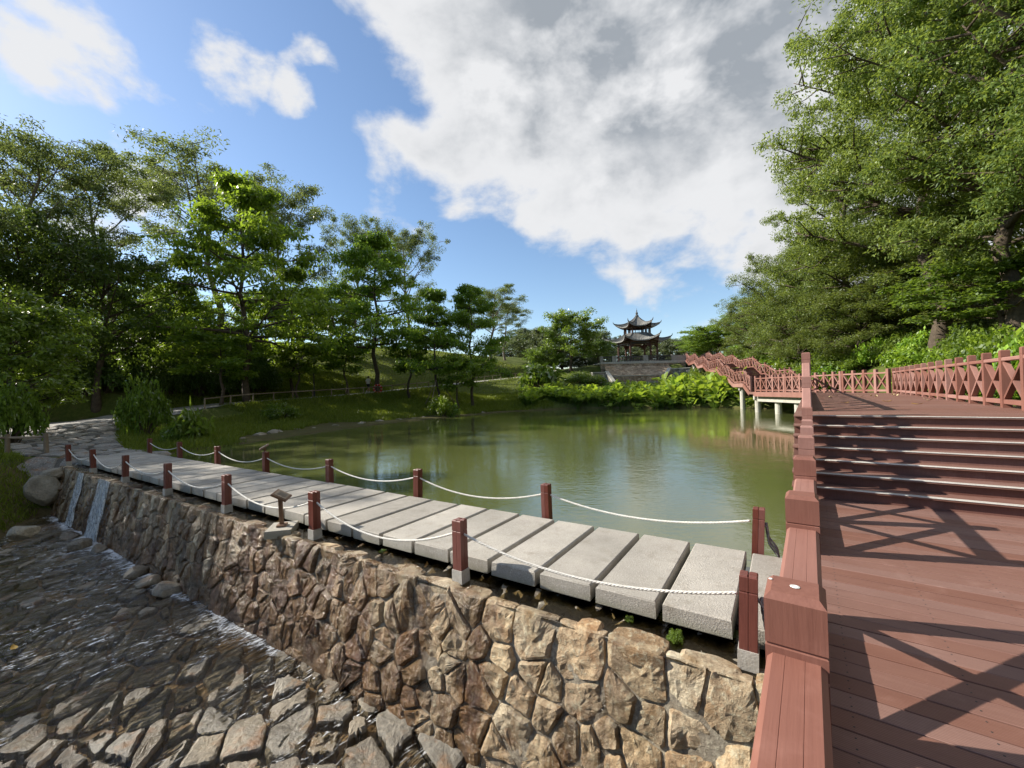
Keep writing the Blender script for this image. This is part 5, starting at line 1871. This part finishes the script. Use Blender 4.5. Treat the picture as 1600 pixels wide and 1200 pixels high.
def make_proto(key, leafmat, bark, **kw):
    mb, Q = gen_tree(**kw)
    me = bpy.data.meshes.new(key + '_trunk')
    me.from_pydata(mb.v, [], mb.f); me.update()
    me.polygons.foreach_set('use_smooth', [True] * len(me.polygons)); me.materials.append(M[bark])
    lo, hi = Q.reshape(-1, 3).min(0), Q.reshape(-1, 3).max(0)
    pc = np.percentile(Q.reshape(-1, 3), [2, 98], axis=0)
    PROTO[key] = (me, fast_quads(key + '_crown', Q, leafmat), hi[2], float(pc[1][0] - pc[0][0]), Q.shape[0])


make_proto('tier', 'leaf_tier', 'bark', seed=21, h=9.5, w=9.0, trunk_r=0.15, crown0=0.30, style='tier', n_limb=34, clumps=7, n_per=62, leaf=(0.24, 0.10), cl_r=0.60, flat=0.42, up=0.5)
make_proto('tier2', 'leaf_tier', 'bark', seed=22, h=8.5, w=6.5, trunk_r=0.11, crown0=0.34, style='tier', n_limb=28, clumps=6, n_per=60, leaf=(0.22, 0.095), cl_r=0.52, flat=0.5, up=0.45)
make_proto('gum', 'leaf_gum', 'bark_pale', seed=31, h=15, w=9.5, trunk_r=0.20, crown0=0.40, style='vase', n_limb=17, clumps=8, n_per=130, leaf=(0.19, 0.065), cl_r=0.66, flat=0.75, up=0.15, droop=0.6, lean=0.08)
make_proto('gum2', 'leaf_gum', 'bark_pale', seed=34, h=14, w=8, trunk_r=0.17, crown0=0.42, style='vase', n_limb=13, clumps=8, n_per=125, leaf=(0.19, 0.065), cl_r=0.60, flat=0.7, up=0.15, droop=0.6, lean=0.14)
make_proto('dense', 'leaf_dark', 'bark', seed=41, h=8, w=8, trunk_r=0.18, crown0=0.32, style='round', n_limb=24, clumps=6, n_per=85, leaf=(0.20, 0.09), cl_r=0.64, flat=0.6, up=0.4, lean=0.08)
make_proto('big', 'leaf_right', 'bark', seed=51, h=21, w=15, trunk_r=0.36, crown0=0.22, style='column', n_limb=34, clumps=13, n_per=150, leaf=(0.20, 0.075), cl_r=0.76, flat=0.7, up=0.28, droop=0.5)
make_proto('big2', 'leaf_right', 'bark', seed=56, h=20, w=13, trunk_r=0.32, crown0=0.20, style='round', n_limb=32, clumps=12, n_per=150, leaf=(0.20, 0.075), cl_r=0.74, flat=0.75, up=0.25, droop=0.5)
make_proto('fine', 'leaf_fine', 'bark', seed=61, h=9, w=8, trunk_r=0.2, crown0=0.10, style='round', n_limb=28, clumps=9, n_per=150, leaf=(0.15, 0.05), cl_r=0.58, flat=0.85, up=0.2, droop=0.5)
make_proto('young', 'leaf_tier', 'bark', seed=71, h=5, w=3.2, trunk_r=0.07, crown0=0.42, style='round', n_limb=14, clumps=4, n_per=55, leaf=(0.24, 0.10), cl_r=0.42, flat=0.5, up=0.5)
make_proto('broad', 'leaf_shrub', 'bark', seed=81, h=8, w=7.5, trunk_r=0.16, crown0=0.28, style='round', n_limb=22, clumps=6, n_per=80, leaf=(0.26, 0.13), cl_r=0.68, flat=0.6, up=0.45, droop=0.35)
make_proto('far', 'leaf_far', 'bark', seed=91, h=11, w=9, trunk_r=0.25, crown0=0.18, style='round', n_limb=24, clumps=6, n_per=60, leaf=(0.40, 0.2), cl_r=1.0, flat=0.8, up=0.3, droop=0.4)


def plant_tree(key, px, Y, top_py, width_px, label, name='tree', rz=None, group=None, base_z=None, tilt=(0, 0), cat='tree'):
    me_t, me_c, ph, pw, _ = PROTO[key]
    pos = at_y(px, 600, Y)
    z = ground(pos.x, pos.y) if base_z is None else base_z
    top = at_y(px, top_py, Y).z
    H = max(1.0, top - z)
    W = width_px * Y / FPX
    root = thing(name, (pos.x, pos.y, z - 0.05), label, cat, group)
    root.rotation_euler = (tilt[0], tilt[1], rnd.uniform(0, 6.28) if rz is None else rz)
    s = (W / pw, W / pw, H / ph)
    root.scale = s
    link_mesh('trunk', me_t, root); link_mesh('crown', me_c, root)
    return root


T = [
    # left bank and hillside, front to back
    ('gum', 15, 27, 190, 220, 'tall airy gum tree at the left edge of the picture', 0.4),
    ('dense', 60, 26, 330, 170, 'dark dense tree at the far left above the hedge', 2.0),
    ('dense', 150, 27.5, 372, 170, 'black-green leaning tree above the hedge slope', 5.2),
    ('gum2', 190, 34, 265, 170, 'thin airy tree with a bare leaning trunk against bright cloud', 1.1),
    ('gum', 345, 44, 240, 210, 'tallest grey-green gum tree rising behind the bright tiered tree', 3.0),
    ('gum2', 470, 47, 290, 150, 'grey-green gum crown just right of the tallest gum', 0.2),
    ('gum2', 552, 54, 330, 90, 'small dark gum crown above the middle of the tree line', 4.2),
    ('gum', 640, 58, 345, 95, 'rounded gum crown standing highest above the walker', 2.2),
    ('tier', 385, 31, 272, 230, 'bright yellow-green tiered tree on the left bank', 0.0),
    ('tier2', 290, 33, 440, 105, 'layered tree in shade left of the bright tiered tree', 1.9),
    ('tier2', 458, 39, 415, 105, 'layered tree in shade behind the lamp post', 4.0),
    ('tier', 588, 42.6, 362, 170, 'wide tiered tree whose trunk stands right beside the walker', 2.6),
    ('tier2', 683, 37, 445, 100, 'slim tiered tree propped by wooden stakes', 0.9),
    ('tier', 738, 41, 440, 110, 'tiered tree at the right end of the left bank row', 5.0),
    ('broad', 520, 56, 440, 110, 'broad tree on the hillside behind the lamp post', 1.0),
    ('broad', 420, 47, 450, 110, 'broad tree in the shade behind the bright tiered tree', 2.3),
    ('dense', 270, 39, 470, 120, 'dark low tree at the upper edge of the hedge slope', 1.7),
    ('broad', 240, 40, 440, 130, 'leafy tree on the terrace behind the leaning trunks', 2.4),
    ('broad', 120, 46, 420, 130, 'leafy tree behind the terrace fence', 0.3),
    ('broad', -60, 38, 400, 150, 'leafy tree cut off by the left picture edge', 0.8),
    ('young', 345, 29.5, 515, 110, 'small feathery tree beside the path bend', 1.2),
    ('young', 540, 41, 520, 75, 'small young tree on the path edge left of the walker', 0.1),
    ('young', 640, 42, 505, 85, 'small young tree right of the life ring', 2.9),
    ('young', 715, 36.5, 550, 70, 'thin young tree by the pond-side stakes', 4.4),
    ('young', 465, 37, 530, 80, 'small young tree next to the lamp post', 3.2),
    ('gum2', 790, 78, 475, 70, 'dark gum tree on the skyline at the end of the path', 1.6),
    ('gum', 768, 70, 450, 90, 'pale gum tree behind the last tiered tree', 5.4),
    # far middle
    ('far', 825, 95, 510, 60, 'distant round tree at the head of the path', 0.2),
    ('far', 858, 88, 508, 60, 'distant tree left of the tree beside the pavilion', 1.2),
    ('broad', 893, 62, 480, 80, 'leafy tree standing left of the pavilion', 2.2),
    ('broad', 935, 66, 530, 45, 'low bushy tree touching the left of the pavilion terrace', 4.0),
    ('broad', 850, 66, 540, 60, 'small light green tree on the far lawn', 0.7),
    ('far', 800, 105, 525, 70, 'distant tree on the skyline behind the far lawn', 0.8),
    ('far', 880, 100, 540, 75, 'low distant tree filling the gap left of the pavilion', 2.1),
    ('far', 915, 92, 548, 60, 'low distant bush-like tree behind the pavilion terrace', 4.8),
    ('far', 845, 110, 530, 70, 'distant tree behind the light green lawn tree', 5.5),
    ('far', 935, 110, 515, 60, 'hazy tree far behind the pavilion on its left', 3.3),
    ('far', 985, 120, 535, 70, 'hazy tree seen between the left pavilion columns', 3.9),
    ('far', 1020, 115, 532, 60, 'hazy tree seen between the right pavilion columns', 0.9),
    ('far', 1050, 110, 525, 60, 'hazy tree just right of the pavilion', 5.9),
    ('far', 1085, 105, 527, 55, 'hazy tree above the staircase top', 1.5),
    ('far', 1110, 95, 520, 60, 'distant tree behind the upper flight of stairs', 2.5),
    ('broad', 1125, 70, 503, 95, 'rounded tree above the middle of the staircase', 0.4),
    ('broad', 1165, 62, 480, 70, 'yellowish tree at the left end of the hillside wood', 3.1),
    # right hillside
    ('fine', 1225, 42, 385, 110, 'dense olive tree at the left end of the hillside wood', 0.6),
    ('fine', 1300, 36, 350, 160, 'fine-leaved olive tree above the far railing', 2.0),
    ('fine', 1380, 32, 330, 230, 'wide fine-leaved tree above the railing corner', 4.1),
    ('big2', 1325, 35, 190, 165, 'tall tree whose limbs reach furthest left over the deck', 1.0),
    ('big', 1465, 25, -60, 350, 'largest hillside tree, its crown leaving the top of the picture', 0.0),
    ('big2', 1590, 20, -120, 380, 'tall hillside tree filling the right picture edge', 3.0),
    ('big', 1700, 16, -250, 480, 'hillside tree overhanging from beyond the right edge', 5.0),
    ('fine', 1500, 28, 300, 260, 'fine-leaved tree in the shade below the largest crown', 5.1),
    ('fine', 1440, 29, 400, 170, 'bushy understorey tree behind the long railing', 1.4),
    ('broad', 1570, 21, 380, 200, 'leafy understorey tree at the right edge', 3.4),
    ('fine', 1345, 31, 440, 150, 'low bushy tree directly above the railing corner', 2.7),
    ('fine', 1250, 37, 450, 130, 'low bushy tree behind the tall newel post', 0.9),
    ('fine', 1180, 50, 455, 90, 'olive tree beside the middle flight of stairs', 4.6),
    ('broad', 1105, 78, 522, 70, 'small round tree on the slope above the stair head', 5.5),
]
for key, px, Y, top, wd, lab, rz in T:
    nm = {'gum': 'gum_tree', 'gum2': 'gum_tree', 'tier': 'tiered_tree', 'tier2': 'tiered_tree', 'young': 'young_tree', 'far': 'distant_tree'}.get(key, 'broadleaf_tree')
    plant_tree(key, px, Y, top, wd, lab, nm, rz)
# the wood goes on to the left of the picture, where its shade falls on the bridge
for k, (x, y, H, W, key) in enumerate(((-27, 14, 13, 10, 'gum'), (-30, 20.5, 13, 9, 'gum2'), (-36, 15, 14, 11, 'dense'), (-31, 6, 12, 9, 'gum'), (-21, 17.5, 6.5, 4.5, 'broad'))):
    me_t, me_c, ph, pw, _ = PROTO[key]
    z = ground(x, y)
    r_ = thing('broadleaf_tree', (x, y, z - 0.05), f'tree of the left bank wood beyond the picture edge, {ORD[k]} along the stream', 'tree', 'trees beyond the left edge')
    r_.rotation_euler = (0, 0, k * 1.3); r_.scale = (W / pw, W / pw, H / ph)
    link_mesh('trunk', me_t, r_); link_mesh('crown', me_c, r_)

# wooden props round the staked tree
pt = at_y(683, 600, 37); pt.z = ground(pt.x, pt.y)
pr_ = thing('tree_props', pt, 'three wooden stakes propping the slim tiered tree', 'stakes')
for a in (0.3, 2.4, 4.5):
    q = pt + Vector((math.cos(a), math.sin(a), 0)) * 2.0; q.z = ground(q.x, q.y)
    MB().tube([q - ZV * 0.1, pt + ZV * 2.6 + (q - pt) * 0.08], 0.04, 6).build('stake', 'fence_wood', pr_)
MB().beam(pt + Vector((-0.1, -0.2, 2.0)), pt + Vector((0.9, -0.3, 2.0)), 0.05, 0.07).build('cross_bar', 'fence_wood', pr_)

# ------------------------------------------------------------------ shrubs, vines, big-leaved plants


def shrub_proto(key, seed, leafmat, r, flat, n_cl, n_per, leaf, up=0.4, droop=0.2, stems=True):
    rg = np.random.default_rng(seed); pr = random.Random(seed)
    cen = []; mb = MB()
    for k in range(n_cl):
        a = pr.uniform(0, 6.28); d = r * pr.uniform(0, 1) ** 0.6; z = r * flat * (1.0 - 0.55 * (d / r) ** 2) * pr.uniform(0.35, 1.0)
        p = Vector((math.cos(a) * d, math.sin(a) * d, z + 0.1))
        cen.append((p.x, p.y, p.z, r * 0.30 * pr.uniform(0.7, 1.2), 0.75))
        if k % 2 == 0: mb.tube([Vector((p.x * 0.1, p.y * 0.1, -0.1)), Vector((p.x * 0.5, p.y * 0.5, p.z * 0.6)), p], [0.03 * r, 0.02 * r, 0.006], 5, cap=False)
    Q = leaf_cloud(rg, cen, n_per, leaf[0], leaf[1], up, droop)
    me = bpy.data.meshes.new(key + '_stems'); me.from_pydata(mb.v, [], mb.f); me.update(); me.materials.append(M['bark'])
    PROTO[key] = (me, fast_quads(key + '_leaves', Q, leafmat), r * flat * 1.15, 2 * r, 0)


shrub_proto('shrub', 101, 'leaf_shrub', 1.0, 0.95, 34, 70, (0.15, 0.075))
shrub_proto('hedge', 102, 'leaf_dark', 1.4, 0.8, 38, 70, (0.17, 0.08))
shrub_proto('vine', 103, 'leaf_vine', 1.5, 0.62, 44, 70, (0.20, 0.13), 0.5, 0.35)
shrub_proto('vine2', 104, 'leaf_vine', 1.5, 0.8, 40, 80, (0.17, 0.10), 0.45, 0.35)
shrub_proto('lily', 105, 'leaf_shrub', 1.0, 0.7, 24, 30, (0.36, 0.14), 0.6, 0.3)


def put(key, name, x, y, H, W, label, cat, group=None, rz=None, sink=0.1, parts=('stems', 'foliage')):
    me_t, me_c, ph, pw, _ = PROTO[key]
    r_ = thing(name, (x, y, ground(x, y) - sink), label, cat, group)
    r_.rotation_euler = (0, 0, rnd.uniform(0, 6.28) if rz is None else rz); r_.scale = (W / pw, W / pw, H / ph)
    link_mesh(parts[0], me_t, r_); link_mesh(parts[1], me_c, r_)
    return r_


# dark hedge slope behind the path, left
rg = random.Random(77)
cnt = 0
for i in range(600):
    t = rg.uniform(0, 1); px = -60 + 470 * t; Yb = float(np.interp(px, [q[0] for q in PATH_PX], [q[2] for q in PATH_PX])) + 3.4
    Y = Yb + 11.0 * rg.random() ** 1.5
    p = at_y(px, 600, Y)
    d = min((Vector((p.x, p.y, 0)) - Vector((q.x, q.y, 0))).length for q in PATHS)
    if d < (5.4 if p.x < -19 and p.y < 30 else 3.4) or cnt > 150: continue
    put('hedge', 'hedge_shrub', p.x, p.y, rg.uniform(1.8, 3.2), rg.uniform(2.4, 3.8), 'dark shrub massed on the shaded slope behind the path', 'shrub', 'dark shrubs on the slope behind the path')
    cnt += 1
# single shrubs one can point at
for key, px, Y, top, wd, lab in (('shrub', 222, 19.0, 588, 60, 'rust-tinged shrub between the stone path and the pond'), ('shrub', 12, 15.8, 592, 70, 'green shrub at the left edge by the pole fence'), ('lily', 295, 18.0, 642, 48, 'glossy big-leaved plant by the left end of the pond'), ('shrub', 275, 17.8, 655, 40, 'low dark shrub hanging over the pond corner'), ('shrub', 437, 27.5, 628, 55, 'dark shrub on the pond bank below the fence'), ('vine2', 689, 32.8, 617, 36, 'bright green bush at the waterline below the stakes'), ('lily', 706, 33, 632, 22, 'small pale-leaved plant beside the bright bush'), ('lily', 845, 52, 572, 60, 'upright banana-like plant at the end of the lawn'), ('shrub', 905, 54, 580, 45, 'leafy shrub below the tree left of the pavilion'), ('shrub', 928, 53, 585, 40, 'shrub in front of the left wing wall'), ('shrub', 955, 52, 595, 40, 'dark shrub below the lowest terrace wall'), ('shrub', 1005, 50, 597, 60, 'dark shrub at the foot of the terrace wall, right half'), ('shrub', 1085, 52, 575, 30, 'creeper climbing the wall beside the first stair pier')):
    p = at_y(px, 600, Y); z = ground(p.x, p.y)
    put(key, 'shrub', p.x, p.y, max(0.5, at_y(px, top, Y).z - z), wd * Y / FPX, lab, 'shrub')

# weeds rooted in the wall top
for b_, n_, hh, ww, lab in ((0.75, 3.44, 0.10, 0.13, 'small weed growing on the wall top beside the nearest post'), (1.15, 3.54, 0.05, 0.09, 'tiny weed under the edge of the second slab'), (4.3, 3.53, 0.04, 0.10, 'low weed tuft under the slabs by the third post')):
    q_ = bn(b_, n_)
    me_t, me_c, ph, pw, _ = PROTO['shrub']
    r_ = thing('weed', (q_.x, q_.y, -0.02), lab, 'plant'); r_.scale = (ww / pw, ww / pw, hh / ph)
    link_mesh('stems', me_t, r_); link_mesh('foliage', me_c, r_)

# bright vines and undergrowth on the right hillside
rg = random.Random(78); cnt = 0
for i in range(400):
    u = rg.uniform(7.5, 27); v = 5.0 + rg.uniform(0, 1) ** 1.4 * 6.0
    p = uv(u, v)
    if cnt >= 95: break
    put(rg.choice(('vine', 'vine2', 'vine2', 'shrub')), 'vine_mound', p.x, p.y, rg.uniform(0.7, 2.1), rg.uniform(1.4, 3.0), 'bright green creeper mound on the hillside behind the railings', 'plant', 'creeper mounds on the right hillside')
    cnt += 1
for i in range(60):
    s = rg.uniform(-6, 34); w = 5.2 + rg.uniform(0, 1) ** 1.4 * 6
    q = sp(s, w, 0)
    if sum((q - uv(24, 3)).to_2d()) < -100: continue
    put(rg.choice(('vine', 'vine2', 'shrub')), 'vine_mound', q.x, q.y, rg.uniform(1.0, 2.0), rg.uniform(2.2, 3.4), 'bright green creeper mound on the slope beside the far staircase', 'plant', 'creeper mounds beside the far staircase')


def taro_proto(key, seed, n_leaf, hgt):
    """clump of big upright paddle leaves on stalks: leaf blades are modelled, curved and cupped"""
    pr = random.Random(seed); st = MB(); lf = MB()
    for k in range(n_leaf):
        a = k * 2.399 + pr.uniform(-0.4, 0.4); out = pr.uniform(0.12, 0.55); h = hgt * pr.uniform(0.55, 1.0)
        d = Vector((math.cos(a), math.sin(a), 0))
        tip = d * out + ZV * h * 0.72
        st.tube([d * 0.05, d * out * 0.5 + ZV * h * 0.42, tip], [0.022, 0.017, 0.011], 5, cap=False)
        L = pr.uniform(0.34, 0.60) * hgt / 1.3; W = L * pr.uniform(0.30, 0.44)
        dirn = (d * pr.uniform(0.25, 0.9) + ZV * pr.uniform(0.15, 1.1)).normalized()
        sd = dirn.cross(ZV).normalized(); nr = sd.cross(dirn)
        rows = []
        for i in range(6):
            t = i / 5; ww = W * math.sin(math.pi * min(0.97, 0.10 + 0.86 * t)) ** 0.8
            c = tip + dirn * (L * t) - ZV * (0.25 * L * t * t)
            rows.append([c - sd * ww + nr * ww * 0.35, c, c + sd * ww + nr * ww * 0.35])
        lf.loft(rows, cap=False, closed=False)
    me = bpy.data.meshes.new(key + '_stalks'); me.from_pydata(st.v, [], st.f); me.materials.append(M['leaf_shrub'])
    m2 = bpy.data.meshes.new(key + '_leaves'); m2.from_pydata(lf.v, [], lf.f); m2.materials.append(M['leaf_taro'])
    m2.polygons.foreach_set('use_smooth', [True] * len(m2.polygons))
    PROTO[key] = (me, m2, hgt, 1.5, 0)


for k in range(5): taro_proto(f'taro{k}', 200 + k, 14, 1.3)
rg = random.Random(79)
SH = [at_z(x, y, 0) for x, y in ((818, 641), (900, 637.5), (1000, 637), (1100, 636.5), (1168, 637))]
cnt = 0
for i in range(900):
    px = rg.uniform(815, 1165); dep = rg.uniform(0, 1) ** 1.2
    Y = at_z(px, 637.5 if px > 860 else 641 - (px - 815) * 0.07, 0).y - 0.6 + dep * (9.0 if px > 950 else 6)
    p = at_y(px, 620, Y); g = ground(p.x, p.y)
    if g < -0.35 or cnt >= 290: continue
    big = 1.0 + 0.5 * (px > 1030)
    put(f'taro{rg.randrange(5)}', 'broadleaf_plant', p.x, p.y, rg.uniform(0.8, 1.7) * big, rg.uniform(1.3, 1.9) * (big * 0.5 + 0.5), 'bright big-leaved water-edge plant on the far shore', 'plant', 'big-leaved plants along the far shore', parts=('stalk', 'leaves'), sink=0.05)
    cnt += 1

# stones along the left shoreline
rg = random.Random(91)
rock_src = None
for k in range(36):
    t_ = rg.random()
    px = 335 + 470 * t_; py = 699 - 57 * t_ ** 0.62
    p = at_z(px, py - 0.5, 0.0)
    sc = rg.uniform(0.10, 0.28)
    if rock_src is None:
        rock_src = boulder('shore_rock', (p.x, p.y, 0.03), (sc * 1.3, sc, sc * 0.7), 0, 60, 'pale stone lying at the waterline of the left bank', 'boulder_rock', 'stones along the left shoreline')
        base_sc = sc
    else:
        o = rock_src.copy(); COL.objects.link(o); o.location = (p.x + rg.uniform(-0.3, 0.3), p.y + rg.uniform(-0.3, 0.3), rg.uniform(-0.03, 0.06)); o.rotation_euler = (rg.uniform(-0.4, 0.4), rg.uniform(-0.4, 0.4), rg.uniform(0, 6.28)); q_ = sc / base_sc; o.scale = (q_, q_, q_)

# ------------------------------------------------------------------ grass and litter


def grass(name, label, n, region, size, seed):
    rg = np.random.default_rng(seed)
    x0, x1, y0, y1, test = region
    X = rg.uniform(x0, x1, n * 3); Y = rg.uniform(y0, y1, n * 3)
    k = test(X, Y); X, Y = X[k][:n], Y[k][:n]
    Z = ground_v(X, Y); n = len(X)
    a = rg.uniform(0, 6.28, n); h = size * rg.uniform(0.5, 1.3, n); w = size * 0.10 * rg.uniform(0.6, 1.4, n)
    lx, ly = rg.normal(size=n) * 0.45 * h, rg.normal(size=n) * 0.45 * h
    B = np.stack([X, Y, Z - 0.01], -1)
    s = np.stack([np.cos(a) * w, np.sin(a) * w, np.zeros(n)], -1)
    t = np.stack([X + lx, Y + ly, Z + h], -1)
    me = fast_quads(name, np.stack([B - s, B + s, t], 1), 'grass_blade', 3)
    o = link_mesh(name, me); o['label'] = label; o['category'] = 'grass'; o['kind'] = 'stuff'


def bank_ok(X, Y):
    g = ground_v(X, Y)
    return (g > 0.06) & (off_path(X, Y) > np.where((X < -18) & (Y < 28), 4.3, 2.0)) & (sdist(APPR, X, Y) < -0.25) & (sdist(POND, X, Y) < 0)


def near_ok(X, Y):
    return (ground_v(X, Y) > STREAM + 0.03) & (off_path(X, Y) > 4.3) & (sdist(APPR, X, Y) < -0.25) & (sdist(POND, X, Y) < 0) & (X * Bx.x + Y * Bx.y > 13.5)


grass('bank_grass', 'rough green grass on the near left bank of the stream', 60000, (-24, -10, 5, 18, near_ok), 0.16, 1)
grass('pond_grass', 'short grass on the pond bank below the path fence', 110000, (-26, 4, 15, 48, bank_ok), 0.24, 2)
grass('hill_grass', 'mown grass on the hillside above the path', 60000, (-36, 8, 36, 75, bank_ok), 0.22, 3)

rg = random.Random(90)
leaf_me = []
for k in range(3):
    mb = MB()
    rows = []
    for i in range(6):
        t = i / 5; w = 0.022 * math.sin(math.pi * min(0.97, 0.06 + 0.9 * t)); c = Vector((0, (t - 0.5) * 0.11, 0.006 + 0.012 * (t - 0.5) ** 2 * (k + 1) * 4))
        rows.append([c + Vector((-w, 0, 0.006)), c, c + Vector((w, 0, 0.006))])
    mb.loft(rows, cap=False, closed=False)
    me = bpy.data.meshes.new('fallen_leaf'); me.from_pydata(mb.v, [], mb.f); me.materials.append(M['yellow_leaf' if k == 0 else 'pale_leaf'])
    leaf_me.append(me)
for k, (px, py) in enumerate(((1320, 630.5), (1345, 620.5), (1386, 628), (1433, 632.5), (1305, 620), (1369, 620.5), (1297, 621.5), (1361, 619.7), (1395, 617.5), (1400, 619), (1342, 613.7), (1451, 626.5))):
    p = at_z(px, py, UPP)
    o = link_mesh('fallen_leaf', leaf_me[0 if k in (0, 2, 3) else 1 + k % 2], None, (p.x, p.y, UPP + 0.003), (0, 0, rg.uniform(0, 6.28)), (1.7, 1.7, 1.7))
    tag(o, 'yellow fallen leaf on the raised deck' if k in (0, 2, 3) else 'pale curled fallen leaf on the raised deck', 'leaf', 'fallen leaves on the deck')
p = at_z(22, 1018, STREAM)
tag(link_mesh('fallen_leaf', leaf_me[0], None, (p.x, p.y, STREAM + 0.03), (0, 0, 1.0), (1.6, 1.6, 1.6)), 'yellow leaf drifting on the stream', 'leaf')
